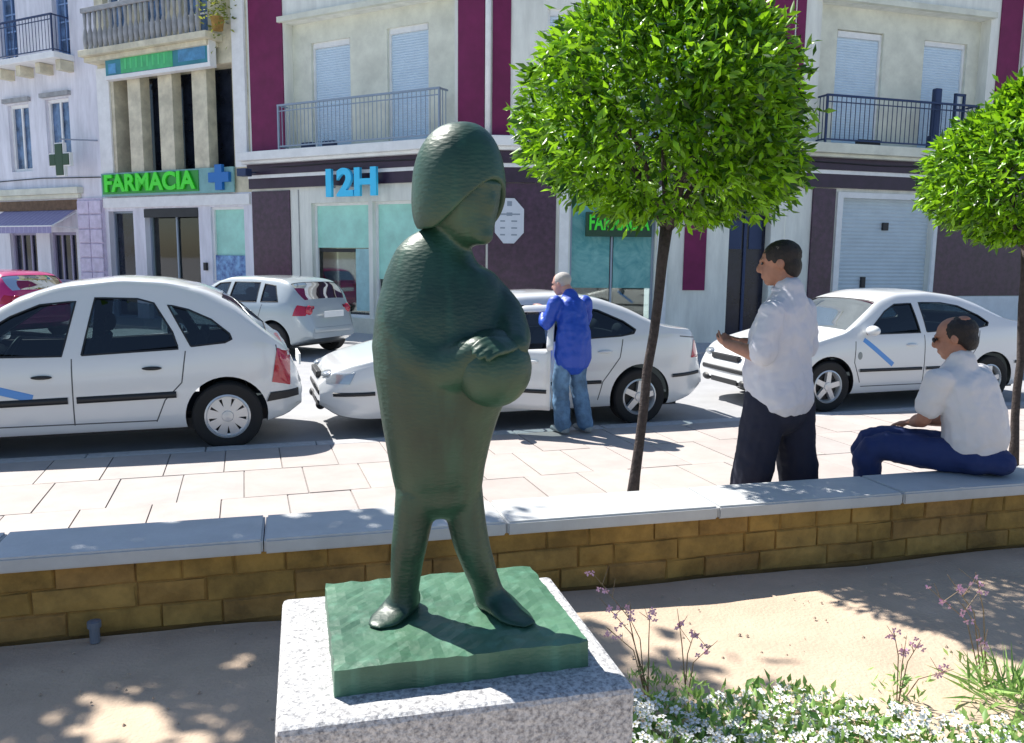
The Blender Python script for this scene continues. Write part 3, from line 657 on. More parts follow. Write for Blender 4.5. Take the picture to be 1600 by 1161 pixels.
for q_ in (2.75, 3.35, 3.9): b = MB(F1); b.box(q_, q_+.05, -.27, -.1, 3.3, 3.34); part('standoff', b, IRON, hs)
gs = thing('green_shop_sign', 'dark sign with bright green letters over the shop window under the round tree', 'sign', off(F2, 2.7, -.2, 2.4))
b = MB(F2); b.box(2.04, 3.42, -.16, -.07, 2.22, 2.72); part('sign_board', b, mat('dark_green_board', (.004, .05, .02), .4), gs)
text_obj('letters', 'FARMACIA', .42, GREENL, F2 @ Matrix.Translation((2.73, -.18, 2.49)), gs, .015, 1.26, .012)
pl = thing('wall_plaque', 'pale octagonal plaque with grey crest and lines on dark marble beside the statue head', 'plaque', off(F2, .43, -.08, 2.05))
b = MB(F2); b.prism([(.16, 2.28), (.34, 2.06), (.56, 2.06), (.76, 2.28), (.76, 2.76), (.56, 2.98), (.34, 2.98), (.16, 2.76)], -.07, -.036); part('plate', b, mat('plaque_enamel', (.62, .66, .72), .4, var=.04), pl)
b = MB(F2); b.box(.41, .51, -.075, -.07, 2.82, 2.92); b.box(.24, .68, -.075, -.07, 2.64, 2.67); b.box(.4, .52, -.076, -.07, 2.62, 2.69)
for k in range(3): b.box(.27, .37, -.075, -.07, 2.5-.14*k, 2.53-.14*k); b.box(.5, .62, -.075, -.07, 2.5-.14*k, 2.53-.14*k)
part('inscription', b, mat('plaque_grey', (.25, .3, .36), .5), pl)
# security lamp on corner
b = MB(F1); b.tube([(.3, 0, 3.75), (.3, -.45, 3.72)], .02, 6); b.box(.15, .45, -.6, -.4, 3.62, 3.8); setp(part('wall_lamp', b, IRONB, None, bevel=.02), 'dark wall lamp projecting at left corner of the cream block', 'lamp')

# ---------------------------------------------------------------- cars
def interp(tab, x):
    if x <= tab[0][0]: return tab[0][1]
    for (a, va), (b, vb) in zip(tab, tab[1:]):
        if x <= b: t = (x-a)/(b-a); return va+(vb-va)*t
    return tab[-1][1]
def smoothtab(tab, L, n=None):
    """soften corners by local averaging"""
    def f(x, r=.07):
        return sum(interp(tab, min(max(x+d*r, 0), L))*w for d, w in ((-1, .2), (-.5, .2), (0, .2), (.5, .2), (1, .2)))
    return f
class CarShape:
    def __init__(s, sp):
        s.sp = sp; s.L = sp['L']; s.W = sp['W']; s.top = smoothtab(sp['top'], s.L); s.belt = smoothtab(sp['belt'], s.L); s.bot = smoothtab(sp['bot'], s.L)
    def half(s, x):
        L = s.L; e = min(x, L-x); W = s.W/2
        k = 1.0 if e > .65 else (1-.32*(1-e/.65)**2.3)
        return W*k
    def ring(s, x, inset=0):
        """half ring (y>=0) bottom centre to top centre"""
        w = s.half(x)-inset; zb = s.bot(x)+inset; zt = s.top(x)-inset; zl = min(s.belt(x), zt-.03); cab = max(zt-zl, .02)
        tum = .40*max(cab-.06, 0)
        wl = w*.965; w7 = wl-.03-tum
        zm = zb+(zl-zb)*.52
        pts = [(0, zb), (w*.88, zb), (w*.965, zb+.05), (w*.99, zb+(zm-zb)*.5), (w, zm), (w*.992, zm+(zl-zm)*.6), (wl, zl), ((wl*.55+w7*.45), zl+cab*.40), (w7, zl+cab*.80), (w7*.90, zl+cab*.935), (w7*.6, zl+cab*.985), (0, zt)]
        out = []
        n = len(pts)
        for i in range(n-1):
            p0 = pts[max(i-1, 0)]; p1 = pts[i]; p2 = pts[i+1]; p3 = pts[min(i+2, n-1)]
            for k in range(3):
                t = k/3; out.append(tuple(.5*((2*p1[c])+(p2[c]-p0[c])*t*.8+(2*p0[c]*.8-5*p1[c]*1+4*p2[c]*1-p3[c]*.8+(.0)*1)*0*t) if False else (p1[c]+(p2[c]-p1[c])*t+ (t*(1-t))*((p2[c]-p1[c])*0 + .25*((p1[c]-p0[c])*(1-t)-(p3[c]-p2[c])*t))) for c in (0, 1)))
        out.append(pts[-1]); return out
    def side_y(s, x, z):
        r = s.ring(x)[6:30]
        for (y0, z0), (y1, z1) in zip(r, r[1:]):
            if z0 <= z <= z1 and z1 > z0: t = (z-z0)/(z1-z0); return y0+(y1-y0)*t
        return r[-1][0] if z > r[-1][1] else r[0][0]
    def top_z(s, x, y):
        r = s.ring(x)[18:]
        y = abs(y)
        for (y0, z0), (y1, z1) in zip(r, r[1:]):
            if y1 <= y <= y0 and y0 > y1: t = (y0-y)/(y0-y1); return z0+(z1-z0)*t
        return r[0][1]
    def loft(s, x0, x1, inset=0, n=70, floor=None):
        mb = MB(); rows = []
        for i in range(n+1):
            x = x0+(x1-x0)*i/n; h = s.ring(x, inset)
            if floor is not None: h = [(y, max(z, floor)) for y, z in h]; h = [(y, z+.0004*k) for k, (y, z) in enumerate(h)]
            loop = [(x, -y, z) for y, z in h]+[(x, y, z) for y, z in h[-2:0:-1]]
            rows.append(loop)
        m = len(rows[0]); vs = [p for r in rows for p in r]; fs = [(i*m+j, i*m+(j+1) % m, (i+1)*m+(j+1) % m, (i+1)*m+j) for i in range(n) for j in range(m)]
        fs.append(tuple(range(m))[::-1]); fs.append(tuple(n*m+j for j in range(m)))
        mb.add(vs, fs); return mb
    def patch(s, poly, side=-1, off=.004, nx=10, nz=8, mb=None):
        mb = mb or MB(); zs = [p[1] for p in poly]; z0, z1 = min(zs), max(zs); rows = []
        for i in range(nz+1):
            z = z0+(z1-z0)*(.002+.996*i/nz); xs = []
            for (ax, az), (bx_, bz) in zip(poly, poly[1:]+poly[:1]):
                if (az-z)*(bz-z) <= 0 and az != bz: xs.append(ax+(bx_-ax)*(z-az)/(bz-az))
            a, b = min(xs), max(xs); rows.append([(a+(b-a)*j/nx, side*(s.side_y(a+(b-a)*j/nx, z)+off), z) for j in range(nx+1)])
        mb.grid(rows); return mb
    def strip(s, pts, w, off, side=-1, mb=None, sub=8):
        mb = mb or MB(); P = []
        for (a, b), (c, d) in zip(pts, pts[1:]):
            for k in range(sub): P.append((a+(c-a)*k/sub, b+(d-b)*k/sub))
        P.append(pts[-1]); rows = []
        for i, (x, z) in enumerate(P):
            ax, az = P[max(i-1, 0)]; bx_, bz = P[min(i+1, len(P)-1)]; l = math.hypot(bx_-ax, bz-az); nx, nz = -(bz-az)/l, (bx_-ax)/l
            r = []
            for o_, e in ((-.5, 0), (-.42, off), (.42, off), (.5, 0)):
                X, Z = x+nx*w*o_, z+nz*w*o_; r.append((X, side*(s.side_y(X, Z)+e+.001), Z))
            rows.append(r)
        mb.grid(rows); return mb
    def glass_top(s, x0, x1, m0, m1, off=.003, n=10, mb=None, sol=False):
        """glazing across the car between stations x0,x1; m0,m1 pillar margins"""
        rows = []
        for i in range(n+1):
            t = i/n; x = x0+(x1-x0)*t; r = s.ring(x); w = r[24][0]-(m0+(m1-m0)*t)
            rows.append([(x, -w+2*w*j/n, s.top_z(x, -w+2*w*j/n)+off) for j in range(n+1)])
        mb = mb or MB()
        if sol:
            up = [[(p[0]-.0, p[1], p[2]+.09) for p in r] for r in rows]; dn = [[(p[0], p[1], p[2]-.12) for p in r] for r in rows]
            m = n+1; vs = [p for r in up for p in r]+[p for r in dn for p in r]; K = m*m; fs = []
            for i in range(n):
                for j in range(n):
                    a = i*m+j; fs.append((a, a+m, a+m+1, a+1)); fs.append((K+a, K+a+1, K+a+m+1, K+a+m))
            bd = [j for j in range(m)]+[i*m+n for i in range(1, m)]+[n*m+j for j in range(n-1, -1, -1)]+[i*m for i in range(n-1, 0, -1)]
            for a, b in zip(bd, bd[1:]+bd[:1]): fs.append((a, b, K+b, K+a))
            mb.add(vs, fs)
        else: mb.grid(rows)
        return mb
def tmpobj(mb, m):
    me = mesh_of('tmp', mb); me.materials.append(m)
    bm = bmesh.new(); bm.from_mesh(me); bmesh.ops.recalc_face_normals(bm, faces=bm.faces); bm.to_mesh(me); bm.free()
    o = bpy.data.objects.new('tmp', me); COL.objects.link(o); return o
def wheel(parent, x, y, side, r, style, m=RIMM):
    w = bpy.data.objects.new('wheel', None); COL.objects.link(w); w.parent = parent; w.location = (x, y, r)
    if side > 0: w.rotation_euler = (0, 0, pi)
    def lp(name, mb, mt, sm=True):
        me = mesh_of(name, mb, None, sm); me.materials.append(mt); o = bpy.data.objects.new(name, me); COL.objects.link(o); o.parent = w
        if sm: smooth_by_angle(me, 35)
        return o
    ri = r*.64; b = MB(); b.lathe([(ri, -.02), (ri+.01, -.028), (r*.85, -.036), (r*.95, -.03), (r, -.01), (r, .15), (r*.94, .17), (ri, .16)], n=44, axis='Y', caps=0); lp('tyre', b, RUBBER)
    b = MB(); b.lathe([(ri+.004, -.024), (ri-.012, -.03), (ri-.022, -.012), (ri-.03, .05)], n=40, axis='Y', caps=0)
    rim = lp('rim', b, m if style != 'cover' else m)
    d = MB(); d.lathe([(ri-.02, .045), (.01, .044)], n=32, axis='Y', caps=2); lp('brake_disc', d, TRIM)
    s = MB(); n = {'cover': 9, 'five': 5, 'six': 6}[style]; R0 = .05
    for k in range(n):
        a = 2*pi*k/n+.2; ww = {'cover': .022, 'five': .034, 'six': .03}[style]; w2 = {'cover': .048, 'five': .030, 'six': .028}[style]; ro = ri-.018
        ca, sa = cos(a), sin(a)
        def P_(rad, t, h): return (rad*ca-t*sa, h, rad*sa+t*ca)
        s.add([P_(.03, -ww, -.02), P_(.03, ww, -.02), P_(ro, w2, -.014), P_(ro, -w2, -.014), P_(.03, -ww, .03), P_(.03, ww, .03), P_(ro, w2, .03), P_(ro, -w2, .03)],
              [(0, 1, 2, 3), (4, 7, 6, 5), (0, 4, 5, 1), (1, 5, 6, 2), (2, 6, 7, 3), (3, 7, 4, 0)])
    s.lathe([(.01, -.034), (R0, -.03), (R0+.008, -.012)], n=20, axis='Y'); s.lathe([(ri-.035 if style == 'cover' else ri-.022, -.010), (ri-.008, -.016), (ri-.004, .02)], n=32, axis='Y', caps=0)
    lp('spokes', s, m, False)
    return w
def seat(parent, x, y, rear=False):
    s = MB()
    if rear: s.limb([(x, 0, .48), (x+.35, 0, .5)], [(.6, .1)]*2, (0, 1, 0)); s.limb([(x+.42, 0, .5), (x+.58, 0, .95)], [(.6, .07), (.56, .05)], (0, 1, 0)); s.ell((x+.6, -.35, 1.02), (.05, .12, .08)); s.ell((x+.6, .35, 1.02), (.05, .12, .08))
    else: s.limb([(x, y, .48), (x+.4, y, .48)], [(.23, .09)]*2, (0, 1, 0)); s.limb([(x+.42, y, .5), (x+.6, y, 1.0)], [(.23, .06), (.19, .05)], (0, 1, 0)); s.ell((x+.64, y, 1.14), (.05, .13, .09))
    return part('seat', s, SEATM, parent, True)

def make_car(sp):
    S = CarShape(sp); root = thing(sp['name'], sp['label'], 'car', group=sp.get('group')); L, W = S.L, S.W
    paint = sp['paint']; nr = sp.get('near', -1)
    body = tmpobj(S.loft(0, L), paint); cutters = []
    def cut(mb, m):
        c = tmpobj(mb, m); md = body.modifiers.new('b', 'BOOLEAN'); md.operation = 'DIFFERENCE'; md.solver = 'EXACT'; md.object = c; md.material_mode = 'TRANSFER'; cutters.append(c)
    rw = sp.get('rw', .315)
    for x in (sp['wf'], sp['wr']):
        for s_ in (-1, 1):
            mb = MB(); y0, y1 = sorted((s_*(W/2+.12), s_*(W/2-.27))); mb.lathe([(rw*1.16, y0), (rw*1.16, y1)], (x, 0, rw+.01), 'Y', 40); cut(mb, TRIM)
    c0, c1 = sp['cabin']; cut(S.loft(c0, c1, .055, 30, floor=.34), SEATM)
    for p in sp['windows']: mb = MB(); mb.prism(p, -1.4, 1.4); cut(mb, TRIM)
    cut(S.glass_top(*sp['ws'], sol=True), TRIM); cut(S.glass_top(*sp['rg'], sol=True), TRIM)
    door = sp.get('door')
    if door:
        mb = MB(); mb.prism(door['cut'], -1.4, -.45); cut(mb, TRIM)
    me = baked(body); me.name = 'body'
    for c in cutters+[body]: bpy.data.objects.remove(c)
    smooth_by_angle(me, 32)
    o = bpy.data.objects.new('body', me); COL.objects.link(o); o.parent = root
    # glazing
    for k, p in enumerate(sp['windows']):
        for side in (-1, 1):
            if door and k == 0 and side == -1: continue
            part('side_window', S.patch(p, side, -.012), GLASS, root, True)
            q = p+[p[0]]; part('window_seal', S.strip(q, .016, .003, side, sub=5), TRIM, root)
    part('windscreen', S.glass_top(*sp['ws'], off=-.01), GLASS, root, True); part('rear_window', S.glass_top(*sp['rg'], off=-.01), GLASS, root, True)
    for x in (sp['wf'], sp['wr']):
        for s_ in (-1, 1): wheel(root, x, s_*(W/2-.045), s_, rw, sp['rim'])
    # gaps, mouldings, handles
    for side in (-1, 1):
        for g in sp['seams']: part('panel_gap', S.strip(g, .011, .0012, side), SEAMM, root)
        for g in sp['mould']:
            if door and side == -1 and g[0][0] < 2.3 and g[-1][0] > 1: g = [(2.32, g[0][1]), g[-1]]
            part('side_moulding', S.strip(g, sp.get('mw', .055), .016, side), TRIM, root, True)
        for x, z in sp['handles']:
            if door and side == -1 and x < 2.3: continue
            mb = MB(); yy = side*(S.side_y(x, z)+.012); mb.ell((x, yy, z), (.085, .018, .018)); part('door_handle', mb, sp.get('hm', TRIM), root, True)
        for p in sp.get('side_lamps', []): part('tail_light', S.patch(p, side, .006), LAMPR, root, True)
        for p in sp.get('side_heads', []): part('headlight', S.patch(p, side, .005), LAMPW, root, True)
        mx, mz = sp['mirror']
        if not (door and side == -1):
            mb = MB(); mb.ell((mx, side*(W/2+.03), mz), (.07, .10, .065)); mb.limb([(mx, side*(W/2-.1), mz-.05), (mx, side*(W/2), mz-.03)], [.02, .02], sub=2); part('wing_mirror', mb, sp.get('mm', paint), root, True)
    # front and rear faces
    hw = S.half(0)
    mb = MB(); mb.limb([(.0, -hw*.86, .45), (-.005, 0, .45), (.0, hw*.86, .45)], [(.028, .012)]*3, (0, 0, 1)); part('front_bumper_strip', mb, TRIM, root, True)
    mb = MB(); mb.box(-.008, .05, -.30, .30, .57, .64); part('grille', mb, TRIM, root, bevel=.01); mb = MB(); mb.box(-.006, .05, -.30, .30, .27, .34); part('lower_intake', mb, TRIM, root, bevel=.01)
    for s_ in (-1, 1):
        mb = MB(); mb.ell((.125, s_*hw*.86, .63), (.085, .14, .05), Matrix.Rotation(-s_*.5, 3, 'Z')); part('headlight', mb, LAMPW, root, True)
        mb = MB(); mb.ell((.02, s_*hw*.72, .31), (.05, .09, .05)); part('fog_lamp', mb, TRIM, root, True)
    hw = S.half(L)
    mb = MB(); mb.limb([(L, -hw*.86, .5), (L+.005, 0, .5), (L, hw*.86, .5)], [(.05, .012)]*3, (0, 0, 1)); part('rear_bumper_strip', mb, sp.get('rbm', TRIM), root, True)
    for s_ in (-1, 1):
        tz = sp.get('tail', (.85, .13)); mb = MB(); mb.ell((L-sp.get('tin', .1)-.045, s_*(hw-.06), tz[0]), (.06, .085, tz[1]*.85), Matrix.Rotation(-s_*.1, 3, 'Z')); part('tail_light', mb, LAMPR, root, True)
    mb = MB(); mb.box(L+.0, L+.02, -.26, .26, .72, .83); part('number_plate', mb, WHITE, root)
    mb = MB(); mb.box(.4, L-.4, -W/2+.14, W/2-.14, .19, .30); part('underbody', mb, TRIM, root)
    seat(root, sp['seatx'], -.37); seat(root, sp['seatx'], .37); seat(root, sp['seatx']+.95, 0, True)
    mb = MB(); mb.limb([(c0+.25, -.62, .82), (c0+.25, .62, .82)], [(.16, .1)]*2, (1, 0, 0)); part('dashboard', mb, TRIM, root, True)
    a = [Vector((sp['seatx']-.12+.09*sin(t), -.37+.18*cos(t), .90+.16*sin(t))) for t in [2*pi*k/18 for k in range(18)]]
    mb = MB(); mb.tube(a, .013, 6, True); part('steering_wheel', mb, TRIM, root, True)
    return root, S
def place(root, front, ang):
    root.location = front; root.rotation_euler = (0, 0, ang)
CA = math.atan2(.309, .951)
def front_from(refx, X, Y, W, z=-.05, ang=CA):
    """front centre so that the near side at local x=refx stands at (X,Y)"""
    d = Vector((cos(ang), sin(ang), 0)); n = Vector((-sin(ang), cos(ang), 0)); p = Vector((X, Y, z))-d*refx+n*W/2; return p

# left car: tall white hatchback
A = dict(name='parked_car', label='white tall hatchback taxi with black side moulding, nearest car at left', paint=PAINT, L=4.22, W=1.75, rw=.32, rim='cover',
    top=[(0, .5), (.05, .66), (.15, .76), (.6, .90), (.95, 1.0), (1.1, 1.05), (1.75, 1.45), (2.1, 1.57), (2.6, 1.63), (3.0, 1.61), (3.35, 1.53), (3.6, 1.40), (3.98, 1.03), (4.1, .95), (4.18, .8), (4.22, .5)],
    belt=[(0, .45), (.3, .70), (1.0, .87), (2.2, .89), (3.1, .94), (3.6, 1.0), (4.0, .98), (4.22, .45)],
    bot=[(0, .36), (.15, .24), (.4, .2), (3.8, .22), (4.1, .28), (4.22, .38)], wf=.82, wr=3.52, cabin=(1.0, 4.0),
    windows=[[(1.22, .93), (2.14, .925), (2.24, 1.40), (1.95, 1.37), (1.72, 1.27)], [(2.30, .93), (3.11, .97), (3.06, 1.12), (2.90, 1.38), (2.76, 1.42), (2.40, 1.43)], [(3.22, .99), (3.52, 1.02), (3.58, 1.05), (3.56, 1.10), (3.40, 1.23), (3.20, 1.32), (3.02, 1.365)]],
    ws=(1.12, 1.72, .05, .07), rg=(3.5, 3.9, .09, .13),
    seams=[[(1.25, .35), (1.12, .6), (1.12, .86)], [(2.22, .3), (2.22, .9)], [(3.17, .95), (3.13, .66), (2.98, .5), (2.9, .3)], [(1.25, .31), (2.9, .31)], [(3.98, .98), (4.02, .66)]],
    mould=[[(.45, .50), (1.05, .51)], [(1.16, .51), (2.18, .53)], [(2.25, .53), (3.08, .55)]], mw=.062, handles=[(1.98, .745), (2.88, .80)], mirror=(1.28, .98), mm=PAINT,
    side_lamps=[[(3.93, .60), (4.11, .58), (4.12, .93), (3.99, .95)]], tail=(.76, .17), seatx=1.75, rbm=PAINT)
car, S = make_car(A)
part('door_stripe', S.strip([(1.18, .78), (1.9, .56)], .07, .002, -1), STRIPE, car); part('door_stripe', S.strip([(1.18, .78), (1.9, .56)], .07, .002, 1), STRIPE, car)
part('rear_bumper_trim', S.patch([(3.88, .44), (4.19, .46), (4.19, .54), (3.92, .53)], -1, .012), TRIM, car, True)
place(car, front_from(3.52, -2.68, 7.72, 1.75), CA)

TOPB = [(0, .5), (.05, .64), (.15, .71), (.7, .85), (1.05, .94), (1.2, .98), (1.8, 1.37), (2.1, 1.455), (2.6, 1.475), (3.05, 1.42), (3.35, 1.32), (3.75, 1.11), (3.9, 1.08), (4.2, 1.05), (4.3, .95), (4.38, .5)]
Bc = dict(paint=PAINT, L=4.38, W=1.73, rw=.312, rim='five', top=TOPB, belt=[(0, .45), (.3, .68), (1.1, .88), (2.3, .91), (3.2, .96), (3.9, 1.0), (4.2, .96), (4.38, .45)],
    bot=[(0, .34), (.15, .22), (.4, .19), (3.9, .21), (4.2, .28), (4.38, .38)], wf=.93, wr=3.46, cabin=(1.1, 3.9),
    windows=[[(1.48, .94), (2.30, .95), (2.28, 1.305), (2.02, 1.295), (1.84, 1.21)], [(2.40, .955), (3.22, .995), (3.38, 1.02), (3.41, 1.06), (3.28, 1.15), (3.0, 1.27), (2.75, 1.31), (2.40, 1.315)]],
    ws=(1.22, 1.78, .05, .07), rg=(3.2, 3.68, .07, .08),
    seams=[[(1.38, .35), (1.28, .6), (1.3, .86)], [(2.35, .3), (2.35, .92)], [(3.24, .96), (3.2, .76), (3.0, .5), (2.95, .3)], [(1.4, .30), (2.95, .30)], [(3.95, .98), (4.3, .94)]],
    mould=[[(1.36, .50), (2.31, .50)], [(2.38, .50), (2.98, .50)], [(3.85, .54), (4.28, .55)], [(.12, .45), (.52, .47)]], mw=.04, handles=[(2.14, .80), (3.02, .83)], hm=PAINT, mirror=(1.5, .99),
    side_lamps=[[(4.12, .72), (4.30, .70), (4.31, .90), (4.18, .93)]], side_heads=[[(.06, .56), (.28, .56), (.34, .68), (.08, .66)]], tail=(.82, .12), seatx=1.85)
B1 = dict(Bc, name='parked_car', label='white saloon taxi with its front door open behind the blue jacketed man', group='white saloon taxis parked along the kerb',
    door=dict(cut=[(1.42, .30), (2.35, .30), (2.35, 1.33), (2.02, 1.33), (1.84, 1.24), (1.42, .96)]))
B1['seams'] = [g for g in Bc['seams'] if g[0][0] > 1.45]
car, S = make_car(B1)
place(car, front_from(3.46, 1.43, 9.12, 1.73), CA)
# open front door, hinged at its front edge
hz = (1.42, -(S.side_y(1.42, .6)), 0)
dr = bpy.data.objects.new('open_door', None); COL.objects.link(dr); dr.parent = car; dr.location = hz; dr.rotation_euler = (0, 0, radians(-33)); dr['label'] = 'front door swung open towards the pavement'
H = Matrix.Translation(Vector(hz))
def dpart(name, mb, m, sm=False, solid=0):
    me = mesh_of(name, mb, H.inverted(), sm); me.materials.append(m); o = bpy.data.objects.new(name, me); COL.objects.link(o); o.parent = dr
    if solid: md = o.modifiers.new('solid', 'SOLIDIFY'); md.thickness = solid; md.offset = 0
    return o
low = [(1.42, .31), (2.34, .31), (2.34, .925), (1.42, .90)]
dpart('door_panel', S.patch(low, -1, -.03, 12, 10), PAINT, True, .06)
fr_ = MB(); S.strip([(1.44, .93), (1.84, 1.22), (2.02, 1.31), (2.31, 1.325), (2.33, .92)], .05, .004, -1, fr_); dpart('window_frame', fr_, PAINT, True, .03)
dpart('side_window', S.patch(Bc['windows'][0], -1, -.015), GLASS, True)
dpart('side_moulding', S.strip([(1.46, .50), (2.31, .50)], .04, .016, -1), TRIM, True)
mb = MB(); mb.ell((2.14, -(S.side_y(2.14, .8)+.012), .8), (.08, .018, .018)); dpart('door_handle', mb, PAINT, True)
mb = MB(); mb.ell((1.52, -.895, .99), (.07, .10, .065)); dpart('wing_mirror', mb, PAINT, True)

B2 = dict(Bc, name='parked_car', label='white saloon taxi with blue door stripe parked behind the seated man', group='white saloon taxis parked along the kerb', rim='five')
car, S = make_car(B2)
part('door_stripe', S.strip([(1.42, .88), (1.86, .56)], .06, .002, -1), STRIPE, car); part('door_stripe', S.strip([(1.42, .88), (1.86, .56)], .06, .002, 1), STRIPE, car)
mb = MB(); mb.ell((1.36, -(S.side_y(1.36, .68)), .68), (.035, .004, .05)); part('door_crest', mb, mat('crest_grey', (.25, .28, .28), .5), car)
place(car, front_from(.93, 3.86, 10.0, 1.73), CA)

TOPC = [(0, .5), (.05, .66), (.15, .74), (.75, .90), (1.0, .98), (1.6, 1.34), (1.9, 1.43), (2.5, 1.45), (3.2, 1.42), (3.45, 1.36), (3.72, 1.02), (3.8, .95), (3.88, .5)]
Cc = dict(paint=SILVER, L=3.9, W=1.7, rw=.31, rim='six', top=TOPC, belt=[(0, .45), (.3, .7), (1.0, .9), (2.2, .93), (3.2, .96), (3.6, .97), (3.9, .45)], bot=[(0, .34), (.3, .2), (3.5, .21), (3.9, .36)], wf=.82, wr=3.2, cabin=(1.0, 3.72),
    windows=[[(1.3, .96), (2.0, .965), (2.0, 1.32), (1.72, 1.30)], [(2.1, .97), (2.8, .985), (2.75, 1.33), (2.1, 1.325)], [(2.9, .99), (3.32, 1.0), (3.15, 1.28), (2.87, 1.31)]],
    ws=(1.08, 1.6, .05, .07), rg=(3.44, 3.70, .05, .07), seams=[[(2.05, .3), (2.05, .93)], [(2.95, .95), (2.8, .5), (2.75, .3)]], mould=[[(1.2, .5), (2.7, .5)]], mw=.04, handles=[(1.88, .8), (2.65, .82)], hm=SILVER, mirror=(1.35, 1.0),
    side_lamps=[[(3.62, .76), (3.78, .76), (3.80, .93), (3.66, .95)]], tail=(.85, .11), tin=.08, seatx=1.6, rbm=SILVER)
C1 = dict(Cc, name='parked_car', label='silver hatchback parked facing away in front of the aqua shop window')
car, S = make_car(C1)
aa = radians(-28)  # local +x (tail) direction
d = Vector((cos(aa), sin(aa), 0)); n = Vector((-sin(aa), cos(aa), 0)); tail = Vector((-3.27, 15.2, -.05))
place(car, tail-d*3.9, aa)
C2 = dict(Cc, name='parked_car', label='crimson hatchback partly showing at far left edge', paint=REDP, hm=REDP, rbm=REDP)
car, S = make_car(C2); tail = Vector((-9.9, 17.6, -.05)); place(car, tail-d*3.9, aa)

# ---------------------------------------------------------------- people
def hand(mb, wrist, d, palm_n, s=1.0, curl=.6):
    """palm and five fingers added to a body mesh; d = direction of fingers, palm_n = direction the palm faces"""
    w = Vector(wrist); d = Vector(d).normalized(); nn = Vector(palm_n); nn = (nn-d*nn.dot(d)).normalized(); sd = d.cross(nn)
    mb.limb([w-d*.01, w+d*.045*s, w+d*.085*s], [(.024*s, .018*s), (.036*s, .017*s), (.038*s, .014*s)], sd, n=10, sub=2)
    for k, (o, l) in enumerate(((-.029, .068), (-.010, .078), (.010, .074), (.028, .058))):
        a = w+d*.085*s+sd*o*s; p = [a-d*.02*s]
        ang_ = 0
        for j in range(3):
            ang_ += curl*.55; a = a+(d*cos(ang_)+nn*sin(ang_))*l*s*(.42, .32, .26)[j]; p.append(a)
        mb.limb(p, [.0105*s, .010*s, .009*s, .008*s], sd, n=8, sub=2)
    a = w+d*.03*s-sd*.026*s; mb.limb([a, a+(d*.5-sd*.75+nn*.4)*.035*s, a+(d*.9-sd*.65+nn*.6)*.062*s], [.013*s, .011*s, .009*s], sd, n=8, sub=2)
def head(mb, c, f, u, s=1.0):
    """skull, jaw, nose, ears; f = facing, u = up"""
    f = Vector(f).normalized(); u = Vector(u); u = (u-f*u.dot(f)).normalized(); l = u.cross(f); q = Matrix((l, f, u)).transposed(); c = Vector(c)
    def P_(x, y, z): return c+(l*x+f*y+u*z)*s
    mb.ell(P_(0, -.012, .035), (.078*s, .098*s, .088*s), q); mb.ell(P_(0, .028, -.035), (.062*s, .066*s, .078*s), q)
    mb.ell(P_(0, .055, -.085), (.036*s, .032*s, .026*s), q)
    mb.limb([P_(0, .088, .022), P_(0, .112, -.012), P_(0, .106, -.024)], [(.010*s, .010*s), (.014*s, .012*s), (.017*s, .010*s)], l, n=8, sub=2)
    mb.ell(P_(0, .084, .034), (.05*s, .014*s, .010*s), q)
    mb.ell(P_(0, .088, -.052), (.026*s, .012*s, .007*s), q); mb.ell(P_(0, .086, -.064), (.022*s, .012*s, .007*s), q)
    for k in (-1, 1): mb.ell(P_(k*.080, -.012, .0), (.010*s, .020*s, .032*s), q)
    return q, P_
def face_bits(parent, P_, q, s=1.0):
    e = MB()
    for k in (-1, 1): e.ell(P_(k*.031, .084, .016), (.014*s, .008*s, .007*s), q, 10, 6)
    part('eyes', e, DARK, parent, True)

